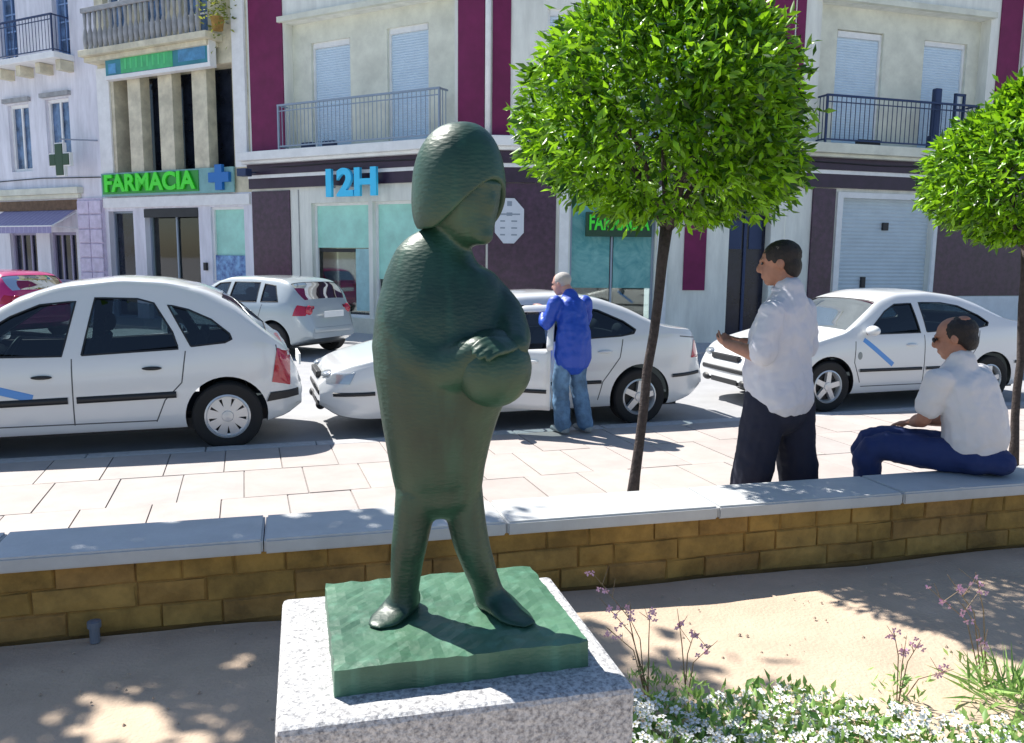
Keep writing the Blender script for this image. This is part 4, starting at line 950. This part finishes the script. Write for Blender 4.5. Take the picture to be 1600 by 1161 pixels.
def standing_man():
    X, Y = 1.765, 5.42; root = thing('person', 'man in loose white short sleeved shirt and navy trousers standing behind the wall', 'person', (X, Y, 0))
    f = Vector((-.70, .71, 0)).normalized(); O = Vector((X, Y, 0)); r = Vector((f.y, -f.x, 0))
    def P(x, y, z): return O+r*x+f*y+Vector((0, 0, z))
    S2 = r
    b = MB()
    b.limb([P(0, .0, .95), P(0, .03, 1.12), P(0, .01, 1.3), P(0, -.02, 1.44), P(0, -.03, 1.52)], [(.17, .12), (.165, .14), (.18, .125), (.20, .105), (.09, .07)], S2)
    b.limb([P(0, -.03, 1.52), P(0, .0, 1.66), P(0, .01, 1.72)], [(.07, .07), (.066, .07), (.06, .06)], S2)
    hs_ = 1.18; hc = P(-.02, .045, 1.765); hf = Vector((-.93, .30, -.16)); q, HP = head(b, hc, hf, (0, 0, 1), hs_)
    arms = []
    for k in (-1, 1):
        sh = P(k*.215, -.03, 1.46); el = P(k*.28, -.02, 1.19); wr = P(k*.10-.06, .31, 1.235)
        arms.append((sh, el, wr)); b.limb([sh, (sh+el)/2, el, (el+wr)/2, wr], [.058, .052, .047, .046, .032], S2)
        hand(b, wr, f*.8+r*(-k*.4)+Vector((0, 0, .1)), Vector((0, 0, 1))+r*(-k), 1.0, .7)
        b.limb([P(k*.11, -k*.03, .95), P(k*.14, -k*.07, .52), P(k*.17, -k*.12, .1)], [.085, .058, .042], S2)
        b.limb([P(k*.17, -k*.12-.04, .05), P(k*.18, -k*.12+.06, .04), P(k*.19, -k*.12+.15, .03)], [.035, .038, .03], S2)
    organic('body', b, SKIN, root, .009, 5)
    face_bits(root, HP, q, hs_)
    h = MB(); h.ell(HP(0, -.026, .046), (.089*hs_, .106*hs_, .086*hs_), q); h.ell(HP(0, -.068, -.015), (.080*hs_, .055*hs_, .075*hs_), q); organic('hair', h, HAIRD, root, .008, 3, disp=.006, dscale=.02)
    s = MB(); s.limb([P(0, -.02, .915), P(0, .02, 1.03), P(0, .02, 1.18), P(0, 0, 1.33), P(0, -.02, 1.46), P(0, -.03, 1.60)], [(.25, .20), (.25, .21), (.25, .20), (.27, .18), (.24, .145), (.10, .10)], S2)
    for sh, el, wr in arms: s.limb([sh+Vector((0, 0, .0)), (sh+el)/2, el+Vector((0, 0, .03))], [.086, .086, .09], S2)
    organic('shirt', s, SHIRT, root, .010, 7, disp=.030, dscale=.10)
    c = MB(); c.tube([P(.088*cos(t), -.015+.088*sin(t), 1.595+.012*sin(t)) for t in [2*pi*k/16 for k in range(16)]], .018, 6, True); organic('collar', c, SHIRT, root, .008, 1)
    t = MB(); t.limb([P(0, 0, 1.0), P(0, -.01, .9), P(0, -.02, .82)], [(.22, .18), (.23, .19), (.205, .17)], S2)
    for k in (-1, 1): t.limb([P(k*.11, -k*.03, .88), P(k*.14, -k*.07, .52), P(k*.17, -k*.12, .10)], [(.135, .155), (.125, .138), (.11, .125)], S2)
    organic('trousers', t, NAVY, root, .010, 6, disp=.022, dscale=.1)
    for k in (-1, 1):
        z = MB(); z.limb([P(k*.17, -k*.12-.07, .045), P(k*.18, -k*.12+.06, .045), P(k*.19, -k*.12+.17, .035)], [(.045, .042), (.05, .042), (.042, .03)], S2); organic('shoe', z, SHOE, root, .009, 3)
standing_man()

def seated_man():
    root = thing('person', 'balding man in white T-shirt and blue jeans sitting on the wall coping', 'person', (3.02, 5.26, .45))
    tf = Vector((-.48, .88, 0)).normalized(); tr = Vector((tf.y, -tf.x, 0)); U = Vector((0, 0, 1))
    hip = Vector((2.99, 5.26, .56)); ch = hip+Vector((-.06, .03, .40)); nk = hip+Vector((-.10, .06, .565))
    b = MB(); b.limb([hip, hip+Vector((0, .0, .2)), ch, nk-U*.03], [(.12, .07), (.14, .09), (.16, .09), (.07, .06)], tr)
    hc = Vector((2.855, 5.36, 1.30)); b.limb([nk-U*.04, (nk+hc)/2+U*.0, hc-U*.04], [.066, .066, .060], tr)
    hf = Vector((-.80, .52, -.26)); hs_ = 1.14; q, HP = head(b, hc, hf, U, hs_)
    arms = []
    for k in (-1, 1):
        sh = nk+tr*(k*.205)-U*.085
        if k < 0: el = Vector((2.655, 5.27, .79)); wr = Vector((2.70, 5.50, .72))
        else: el = sh+Vector((.02, .08, -.30)); wr = Vector((2.78, 5.56, .72))
        b.limb([sh, (sh+el)/2, el, (el+wr)/2, wr], [.058, .054, .048, .045, .031], tr); hand(b, wr, Vector((-.7, .5, -.15)), -U, 1, .45)
        arms.append((sh, el))
    legs = [(Vector((2.98, 5.38, .56)), Vector((2.43, 5.53, .58)), Vector((2.46, 5.58, .1))), (Vector((2.98, 5.20, .55)), Vector((2.38, 5.37, .57)), Vector((2.37, 5.43, .1)))]
    for h_, k_, a_ in legs: b.limb([h_, (h_+k_)/2, k_, (k_+a_)/2, a_], [.08, .07, .055, .05, .04], tr); b.limb([a_+Vector((.03, 0, -.04)), a_+Vector((-.14, .05, -.06))], [.035, .03], tr)
    b.ell(HP(.012, -.062, .088), (.05, .052, .036), q)
    organic('body', b, SKIN, root, .009, 4); face_bits(root, HP, q, hs_)
    h = MB(); h.ell(HP(0, -.034, .036), (.091*hs_, .100*hs_, .085*hs_), q); h.ell(HP(0, -.072, -.015), (.080*hs_, .052*hs_, .070*hs_), q)
    organic('hair', h, HAIRD, root, .008, 4, disp=.006, dscale=.02)
    gl = MB(); gl.tube([HP(-.088, -.01, .02), HP(-.084, .05, .022), HP(-.05, .10, .018)], .005, 5); gl.ell(HP(-.035, .098, .015), (.026, .010, .018), q); gl.ell(HP(.035, .098, .015), (.026, .010, .018), q); part('glasses', gl, TRIM, root, True)
    s = MB(); s.limb([hip+U*.02, hip+Vector((.0, 0, .12)), hip+Vector((-.01, .01, .26)), ch+U*.02, nk-U*.05, nk+U*.035], [(.215, .165), (.235, .175), (.24, .165), (.235, .145), (.18, .12), (.09, .085)], tr)
    for sh, el in arms: m_ = sh+(el-sh)*.66; s.limb([sh, m_], [.092, .086], tr)
    organic('t_shirt', s, TEE, root, .010, 7, disp=.030, dscale=.11)
    t = MB(); t.limb([Vector((3.13, 5.22, .53)), Vector((2.92, 5.27, .545))], [(.21, .085), (.21, .105)], (0, 1, 0))
    for h_, k_, a_ in legs: t.limb([h_, (h_+k_)/2+U*.01, k_, (k_+a_)/2, a_], [(.125, .11), (.12, .108), (.10, .095), (.085, .085), (.08, .08)], tr)
    organic('jeans', t, BLUEJ, root, .010, 6, disp=.026, dscale=.09)
    for h_, k_, a_ in legs: z = MB(); z.limb([a_+Vector((.04, 0, -.045)), a_+Vector((-.16, .05, -.062))], [(.04, .04), (.038, .03)], tr); organic('shoe', z, SHOEG, root, .009, 3)
seated_man()

def blue_man():
    O = Vector((.61, 8.42, 0)); root = thing('person', 'pale haired man in bright blue jacket and faded jeans leaning at the open car door', 'person', tuple(O))
    f = Vector((-.55, .84, 0)).normalized(); r = Vector((f.y, -f.x, 0)); U = Vector((0, 0, 1))
    def P(x, y, z): return O+r*x+f*y+U*z
    b = MB(); b.limb([P(0, 0, .88), P(0, -.02, 1.05), P(0, .03, 1.28), P(0, .06, 1.40)], [(.15, .11), (.15, .11), (.17, .11), (.08, .07)], r)
    b.limb([P(0, .05, 1.36), P(0, .10, 1.46), P(0, .12, 1.49)], [.058, .055, .05], r)
    hc = P(-.03, .17, 1.52); q, HP = head(b, hc, f+r*-.5+U*-.3, U, .95)
    for k in (-1, 1):
        sh = P(k*.19, .05, 1.34); el = P(k*.24, .12, 1.12); wr = P(k*.16, .32, 1.28); b.limb([sh, el, wr], [.055, .045, .03], r); hand(b, wr, f+U*.3, -U, .95, .5)
        sleeves = [(P(j*.19, .05, 1.34), P(j*.24, .12, 1.12), P(j*.16, .30, 1.26)) for j in (-1, 1)]
    legs = [(P(-.09, 0, .86), P(-.10, .05, .48), P(-.10, .0, .1)), (P(.09, 0, .86), P(.12, .04, .48), P(.15, -.06, .1))]
    for l in legs: b.limb(l, [.08, .055, .04], r); b.limb([l[2]-U*.05-f*.03, l[2]-U*.06+f*.13], [.035, .03], r)
    organic('body', b, SKINP, root, .010, 4); face_bits(root, HP, q, .95)
    h = MB(); h.ell(HP(0, -.03, .04), (.085, .095, .082), q); organic('hair', h, HAIRG, root, .009, 3)
    s = MB(); s.limb([P(0, -.01, .79), P(0, -.02, .98), P(0, .0, 1.15), P(0, .03, 1.3), P(0, .05, 1.40)], [(.20, .18), (.188, .17), (.17, .145), (.165, .125), (.085, .08)], r)
    for l in sleeves: s.limb(l, [.075, .066, .05], r)
    organic('jacket', s, JACK, root, .011, 5, disp=.03, dscale=.1)
    t = MB(); t.limb([P(0, 0, .88), P(0, 0, .80)], [(.145, .11), (.15, .12)], r)
    for l in legs: t.limb([l[0]-U*.04]+list(l[1:]), [(.09, .10), (.09, .09), (.085, .09)], r)
    organic('jeans', t, DENIM, root, .011, 5, disp=.025, dscale=.09)
    for l in legs: z = MB(); z.limb([l[2]-U*.055-f*.05, l[2]-U*.06+f*.16], [(.045, .04), (.042, .032)], r); organic('shoe', z, SHOEG, root, .010, 3)
blue_man()

# ---------------------------------------------------------------- pedestal and statue
PA = math.atan2(.152, .607)
pd = thing('pedestal', 'speckled concrete block carrying the green bronze statue', 'pedestal', (-.141, 1.601, 0), PA)
b = MB(Matrix.Translation((-.141, 1.601, 0)) @ Matrix.Rotation(PA, 4, 'Z')); b.box(-.315, .315, -.273, .273, 0, 1.03); part('block', b, CONCP, pd, bevel=.012)
st = thing('statue', 'green bronze statue of a child in a long robe clutching a ball', 'statue', (-.128, 1.619, 1.03), 0)
FS = Matrix.Translation((-.128, 1.619, 1.03)) @ Matrix.Rotation(math.atan2(.121, .453), 4, 'Z')
b = MB(FS); n = 14
# slightly irregular cast plate
def plate():
    rr = random.Random(3); top = []; nx, ny = 24, 20
    for j in range(ny+1):
        row = []
        for i in range(nx+1):
            e = (i in (0, nx) or j in (0, ny)); row.append((-.235+.47*i/nx+(rr.uniform(-.002, .002) if e else 0), -.199+.398*j/ny+(rr.uniform(-.002, .002) if e else 0), .052+rr.uniform(-.0018, .0018)+(-.002 if e else 0)))
        top.append(row)
    b.grid(top)
    edge = top[0]+[r[-1] for r in top[1:]]+top[-1][-2::-1]+[r[0] for r in top[-2:0:-1]]
    lo = [(x*1.004, y*1.004, .0) for x, y, z in edge]; m = len(edge)
    b.add(edge+lo, [(i, m+i, m+(i+1) % m, (i+1) % m) for i in range(m)]); b.add(lo, [tuple(range(m))])
plate(); part('base_plate', b, BRONZEP, st)
fs = Vector((.80, -.60, 0)).normalized(); ls = Vector((fs.y, -fs.x, 0)); U = Vector((0, 0, 1))   # facing right and towards the viewer
YS = 1.60
g = MB()
sd = (1, 0, 0)
rows_b = [(1.845, -.118, .034, .035), (1.822, -.128, .058, .05), (1.795, -.138, .086, .068), (1.765, -.140, .106, .082), (1.730, -.137, .121, .096), (1.69, -.133, .133, .108), (1.627, -.129, .143, .118), (1.565, -.134, .135, .120), (1.50, -.141, .117, .110), (1.437, -.144, .103, .098), (1.385, -.144, .093, .085), (1.352, -.142, .088, .070)]
g.limb([(x, YS, z) for z, x, a, d_ in rows_b], [(a, d_) for z, x, a, d_ in rows_b], sd, n=24, sub=2)
g.limb([(-.183, YS-.01, 1.34), (-.199, YS-.005, 1.241), (-.207, YS, 1.188), (-.211, YS, 1.134), (-.214, YS, 1.105)], [(.044, .055), (.037, .046), (.033, .040), (.029, .034), (.030, .036)], sd, sub=3)
g.limb([(-.099, YS+.01, 1.34), (-.082, YS+.015, 1.242), (-.067, YS+.02, 1.189), (-.050, YS+.03, 1.136), (-.040, YS+.03, 1.105)], [(.043, .055), (.038, .046), (.034, .040), (.031, .034), (.032, .036)], sd, sub=3)
# feet with a slightly lifted toe
g.limb([(-.212, YS+.035, 1.10), (-.222, YS-.0, 1.098), (-.243, YS-.042, 1.089), (-.262, YS-.074, 1.087)], [(.031, .032), (.036, .024), (.038, .011), (.020, .005)], (.85, -.5, 0), sub=3)
g.limb([(-.044, YS+.045, 1.10), (-.022, YS+.02, 1.097), (.010, YS-.025, 1.089), (.040, YS-.058, 1.087)], [(.031, .032), (.038, .024), (.040, .011), (.022, .005)], (.6, .8, 0), sub=3)
# head: face ovoid and cheek
HC = Vector((-.095, YS-.015, 1.912)); q = Matrix((ls*-1, fs, U)).transposed()
g.ell(HC, (.068, .072, .088), q, 20, 14); g.ell(HC+fs*.016+U*-.048, (.050, .050, .048), q, 16, 10)
def HS(x, y, z): return HC-ls*x+fs*y+U*z
g.limb([HS(0, .066, .012), HS(0, .072, -.014), HS(0, .068, -.026)], [(.005, .004), (.008, .005), (.010, .004)], ls, n=8, sub=2)
g.ell(HS(0, .066, .018), (.042, .010, .008), q); g.ell(HS(0, .060, -.048), (.016, .006, .004), q); g.ell(HS(0, .058, -.058), (.013, .006, .004), q)
g.ell(HS(0, .048, -.076), (.024, .020, .018), q)
for k in (-1, 1): g.ell(HS(k*.026, .060, .002), (.012, .009, .007), q)
# sleeves: both arms curve round the ball
BC = Vector((-.034, YS-.100, 1.598))
g.limb([(-.19, YS-.0, 1.74), (-.195, YS-.025, 1.67), (-.16, YS-.06, 1.615), (-.105, YS-.095, 1.60), (-.06, YS-.13, 1.63)], [.060, .066, .062, .050, .032], sd, sub=3)
g.limb([(-.07, YS+.01, 1.735), (-.025, YS-.01, 1.69), (-.005, YS-.06, 1.655), (.002, YS-.11, 1.64)], [.048, .046, .040, .03], sd, sub=3)
body = organic('figure', g, BRONZE, st, .0045, 22)
h = MB(); 
# helmet of hair: bell shell leaving the face open
V_ = []; nu, nv = 34, 22
for j in range(nv+1):
    a = pi/2-(pi*.80)*j/nv
    for i in range(nu):
        t = 2*pi*i/nu     # 0 = facing direction
        face = max(0, cos(t))**1.3
        amin = -.30-.62*(1-face) if face > 0 else -.92
        amin = .10*face+(-1.02)*(1-face) if face > .02 else -1.02
        aa_ = pi/2-(pi/2-amin)*j/nv
        rr_ = 1.0; flare = 1+.10*max(0, -aa_)*(1-face)
        rz = sin(aa_); rc = cos(aa_)**.82 if aa_ > 0 else max(cos(aa_), .0)**.35
        V_.append(HC+(-ls*sin(t)*.086+fs*(cos(t)*.090-.010))*rc*flare+U*(rz*(.118 if aa_ > 0 else .094)+.014))
fs_ = [(j*nu+i, j*nu+(i+1) % nu, (j+1)*nu+(i+1) % nu, (j+1)*nu+i) for j in range(nv) for i in range(nu)]
h.add(V_, fs_+[tuple(range(nu))[::-1]])
me = mesh_of('hair', h, world_of(st).inverted(), True); me.materials.append(BRONZE)
o = bpy.data.objects.new('hair', me); COL.objects.link(o); o.parent = st
bm = bmesh.new(); bm.from_mesh(me); bmesh.ops.remove_doubles(bm, verts=bm.verts, dist=.0005); bmesh.ops.recalc_face_normals(bm, faces=bm.faces); bm.to_mesh(me); bm.free()
md = o.modifiers.new('solid', 'SOLIDIFY'); md.thickness = .014; md.offset = -1
md = o.modifiers.new('sub', 'SUBSURF'); md.levels = md.render_levels = 1
bl = MB(); bl.ell(BC, (.070, .070, .072), None, 28, 20); part('ball', bl, BRONZE, st, True)
hd = MB(); hand(hd, (-.078, YS-.135, 1.640), (.85, -.25, -.05), (0, .8, -.3), .56, .5); organic('hand', hd, BRONZE, st, .0035, 2)
hd = MB(); hand(hd, (.004, YS-.118, 1.644), (-.45, -.65, .05), (-.3, .4, -.7), .62, .55); organic('hand', hd, BRONZE, st, .0035, 2)

# ---------------------------------------------------------------- trees
PROF = [(2.06, .38), (2.12, .70), (2.20, .87), (2.34, .97), (2.6, .99), (2.85, .93), (3.05, .80), (3.22, .63), (3.36, .45), (3.50, .28), (3.70, .12)]
leaf_meshes = []
for k in range(6):
    rr = random.Random(k+50); L = .085+.012*rr.random(); w = L*.15; mb = MB()
    mb.add([(0, 0, 0), (L*.45, w, .008), (L*.5, 0, 0), (L*.45, -w, .008), (L, 0, -.018)], [(0, 2, 1), (1, 2, 4), (2, 3, 4), (0, 3, 2)])
    me = mesh_of('leaf', mb, smooth=True); at = me.attributes.new('tone', 'FLOAT', 'POINT'); at.data.foreach_set('value', [.15+k*.15]*5); me.materials.append(LEAF); leaf_meshes.append(me)
def lollipop(base, top, label, group, scale=1.0, seed=1, nleaf=24000, nobj=300, hz=1.0, show=True, lumps=None):
    rr = random.Random(seed); base = Vector(base); top = Vector(top); root = thing('orange_tree', label, 'tree', tuple(base), group=group)
    C = Vector((top.x, top.y, 0)); zb = 1.92
    t = MB(); pts = [base-Vector((0, 0, .05))]
    for k in range(1, 8):
        a = k/8; pts.append(base.lerp(top, a)+Vector((rr.uniform(-.008, .008), rr.uniform(-.008, .008), 0)))
    pts.append(top); t.tube(pts, [.052, .038, .034, .033, .033, .033, .034, .037, .044], 12)
    part('trunk', t, BARK, root, True)
    br = MB(); tips = []
    for k in range(16):
        a = 2*pi*k/16+rr.uniform(-.2, .2); l = rr.uniform(.4, .72)*scale; e = top+Vector((cos(a)*l, sin(a)*l, rr.uniform(.3, 1.0)*scale)); m = top.lerp(e, .45)+Vector((0, 0, .12))
        br.tube([top-Vector((0, 0, .05)), m, e], [.022, .014, .005], 6)
        for j in range(3): f_ = m.lerp(e, rr.random()); g_ = f_+Vector((rr.uniform(-.18, .18), rr.uniform(-.18, .18), rr.uniform(0, .2))); br.tube([f_, g_], [.007, .003], 5)
    part('branches', br, BARK, root)
    # lumpy crown: radius modulated by random bumps so that the outline is uneven
    bumps = [(rr.uniform(0, 2*pi), rr.uniform(1.95, 3.5), rr.uniform(-.17, .13), rr.uniform(.15, .36)) for _ in range(60)]
    def rad(a, z):
        r = interp(PROF, z)
        for ba, bz, amp, w in bumps:
            da = (a-ba+pi) % (2*pi)-pi; dd = (da*max(r, .3))**2+(z-bz)**2; r += amp*math.exp(-dd/(w*w))*min(1, r)
        return r
    cl = [(rr.uniform(0, 2*pi), rr.uniform(2.02, 3.68), rr.random()**.5) for _ in range(360)]
    cents = []
    for a, z, k_ in cl:
        r = rad(a, z)*(.45+.53*k_); cents.append((Vector((cos(a)*r, sin(a)*r, z)), Vector((cos(a), sin(a), (z-2.5)*.9)).normalized()))
    allp = []
    for i in range(nleaf):
        c, n_ = cents[rr.randrange(len(cents))]
        if rr.random() < .26:
            a = rr.uniform(0, 2*pi); z = rr.uniform(1.98, 3.72); r = rad(a, z)*(.80+.22*rr.random()); p = Vector((cos(a)*r, sin(a)*r, z)); n_ = Vector((cos(a), sin(a), (z-2.5)*.9)).normalized()
        else: p = c+Vector((rr.gauss(0, .062), rr.gauss(0, .062), rr.gauss(0, .055)))
        p = Vector((p.x*scale, p.y*scale, top.z-.0+(p.z-1.92)*scale*hz-.08*p.x)); allp.append((C+p, n_+Vector((0, 0, -.25))))
    if lumps: allp += lumps(rr, C)
    o = foliage('crown', allp, LEAF, root, (.065, .115), .34, seed=seed)
    o['kind'] = 'stuff'
    # the leaves that show largest: on the side towards the camera
    near = sorted([p for p in allp if True], key=lambda p: (p[0]-Vector((0, 0, 1.8))).length)[:nobj*6]; rr.shuffle(near)
    inv = world_of(root).inverted()
    for p, n_ in near[:nobj]:
        me = leaf_meshes[rr.randrange(6)]; l = bpy.data.objects.new('leaf', me); COL.objects.link(l); l.parent = root
        l.location = inv @ (p+n_*.02); d_ = (n_+Vector((rr.gauss(0, .7), rr.gauss(0, .7), rr.gauss(0, .5)))).normalized()
        l.rotation_euler = (Quaternion(d_, rr.uniform(0, 6.28)) @ d_.to_track_quat('X', 'Z')).to_euler()
    return root
lollipop((.86, 5.78, 0), (1.055, 5.82, 2.02), 'round clipped orange tree with thin leaning trunk in the picture middle', 'clipped orange trees along the pavement', scale=1.04, seed=5, hz=.97)
lollipop((4.33, 7.0, 0), (4.30, 7.05, 1.92), 'round clipped orange tree at right edge of the picture', 'clipped orange trees along the pavement', scale=.86, seed=9, nleaf=20000, nobj=260, hz=.86)

# large plane tree out of the picture on the left; its crown shades the left half of the garden
def shade_tree():
    rr = random.Random(21); base = Vector((-5.6, 5.9, 0)); root = thing('plane_tree', 'tall broad leaved tree just outside the left edge shading the garden', 'tree', tuple(base))
    t = MB(); top = base+Vector((.3, -.2, 3.9)); t.tube([base, base+Vector((.05, .02, 1.5)), base+Vector((.15, -.1, 2.8)), top], [.19, .15, .13, .11], 12); part('trunk', t, BARK, root, True)
    C = Vector((-4.95, 5.85, 5.35)); pts = []; br = MB()
    for k in range(52):
        a = rr.uniform(0, 2*pi); e = C+Vector((rr.gauss(0, .62), rr.gauss(0, .45), rr.gauss(0, .5)))
        al, ac = rr.uniform(-2.1, 2.05), rr.uniform(-.78, .66); e = C+Vector((al*.967-ac*.255, al*.255+ac*.967, rr.uniform(-.45, .45)))
        if k % 3 == 0: br.tube([top, top.lerp(e, .5)+Vector((0, 0, .15)), e], [.05, .03, .01], 6)
        for j in range(62): p = e+Vector((rr.gauss(0, .19), rr.gauss(0, .15), rr.gauss(0, .2))); pts.append((p, (rr.gauss(0, 1), rr.gauss(0, 1), rr.gauss(0, 1))))
    part('branches', br, BARK, root); foliage('crown', pts, LEAF, root, (.12, .2), .75, seed=3)['kind'] = 'stuff'
shade_tree()

# ---------------------------------------------------------------- flower bed
FM = mat('white_petal', (.72, .73, .70), .6); FY = mat('flower_eye', (.45, .36, .10), .7)
V = []; F = []
fb = MB(); ey = MB(); lv = []
rr = random.Random(77)
def inbed(x, y):
    lim = 2.97+.10*sin(x*2.3)+.07*sin(x*6.1+1)
    return y < lim
for k in range(4200):
    x = rr.uniform(-.5, 3.0); y = 1.9+1.25*rr.random()
    if not inbed(x, y): continue
    z = .10+.05*rr.random()+.03*sin(x*5)*sin(y*7); s = rr.uniform(.012, .024)
    nrm = Vector((rr.gauss(0, .35), rr.gauss(-.15, .35), 1)).normalized(); a0 = rr.random()*6; X = nrm.orthogonal().normalized(); Yv = nrm.cross(X); c = Vector((x, y, z))
    for j in range(5):
        a = a0+j*2*pi/5; d1 = X*cos(a)+Yv*sin(a); d2 = X*cos(a+.5)+Yv*sin(a+.5); d3 = X*cos(a-.5)+Yv*sin(a-.5)
        fb.add([c, c+d3*s*.75+nrm*.003, c+d1*s*1.1+nrm*.001, c+d2*s*.75+nrm*.003], [(0, 1, 2, 3)])
    e = s*.25; ey.add([c+nrm*.004+X*e, c+nrm*.004+Yv*e, c+nrm*.004-X*e, c+nrm*.004-Yv*e, c+nrm*.008], [(0, 1, 4), (1, 2, 4), (2, 3, 4), (3, 0, 4)])
bed = setp(part('flower_bed_blossom', fb, FM), 'dense low bed of small white flowers at bottom right', None, None, 'stuff')
part('blossom_eye', ey, FY, bed)
for k in range(15000):
    x = rr.uniform(-.6, 3.1); y = 1.85+1.32*rr.random()
    if inbed(x, y-.03): lv.append((Vector((x, y, .03+.10*rr.random())), (rr.gauss(0, .5), rr.gauss(0, .5), 1)))
foliage('ground_cover_leaves', lv, LEAF2, None, (.03, .065), .42, seed=8, kind='stuff')
# gaura stems: tall thin stalks with small pink flowers
PINK = mat('pink_petal', (.66, .38, .56), .6); STEM = mat('reddish_stem', (.22, .15, .09), .7)
def gaura(x, y, tips, label):
    root = thing('flowering_plant', label, 'plant', (x, y, .03), group='wispy pink flowered plants by the bed')
    for tx, ty, tz in tips:
        s = MB(); m_ = Vector((x+(tx-x)*.35, y+(ty-y)*.35, .03+(tz)*.6)); e = Vector((tx, ty, tz)); s.tube([(x+rr.uniform(-.02, .02), y, .03), m_, e], [.0028, .0022, .0012], 5)
        st_ = part('stem', s, STEM, root)
        for j in range(2): f_ = m_.lerp(e, .4+.4*rr.random()); s2 = MB(); s2.tube([f_, f_+Vector((rr.uniform(-.07, .07), rr.uniform(-.03, .03), rr.uniform(.03, .08)))], [.0016, .001], 4); part('side_stem', s2, STEM, root)
        p = MB(); 
        for j in range(5):
            c = m_.lerp(e, .45+.55*rr.random())+Vector((rr.gauss(0, .012), rr.gauss(0, .012), rr.gauss(0, .01)))
            for i in range(4): a = i*pi/2+rr.random(); d_ = Vector((cos(a), rr.gauss(0, .4), sin(a))).normalized()*.012; n_ = d_.cross(Vector((0, 1, .2))).normalized()*.005; p.add([c, c+d_*.6+n_, c+d_*1.2, c+d_*.6-n_], [(0, 1, 2, 3)])
        part('blossom', p, PINK, root)
    lp = [(Vector((x+rr.gauss(0, .05), y+rr.gauss(0, .05), .05+rr.random()*.10)), (rr.gauss(0, .7), rr.gauss(0, .7), 1)) for _ in range(60)]
    foliage('leaves', lp, LEAF2, root, (.03, .06), .25, seed=int(x*100)+5)
gaura(.56, 3.16, [(.32, 3.12, .58), (.38, 3.1, .36), (.45, 3.1, .44), (.55, 3.1, .44), (.36, 3.14, .46)], 'wispy pink flowered plant beside the pedestal right edge')
gaura(.70, 3.14, [(.66, 3.1, .42), (.80, 3.1, .29), (.73, 3.1, .35)], 'wispy plant with bare stems leaning right, second from the pedestal')
gaura(1.56, 3.12, [(1.51, 3.1, .36), (1.62, 3.1, .32), (1.76, 3.1, .20), (1.56, 3.1, .30)], 'thin stalked plant with pink tips leaning right over bare earth')
gaura(2.0, 3.3, [(1.73, 3.15, .57), (1.84, 3.15, .58), (1.80, 3.15, .45), (1.87, 3.1, .32), (1.68, 3.2, .5)], 'tall wispy pink flowered plant near the right edge')
gc = thing('grass_tuft', 'tuft of long green blades at the right edge by the flower bed', 'plant', (1.98, 3.12, .03))
pts = [(Vector((2.0+rr.gauss(0, .07), 3.12+rr.gauss(0, .05), .06)), (rr.gauss(0, .8), rr.gauss(0, .5), 1.1)) for _ in range(90)]
foliage('blades', pts, LEAF2, gc, (.14, .26), .07, seed=4, droop=.15)
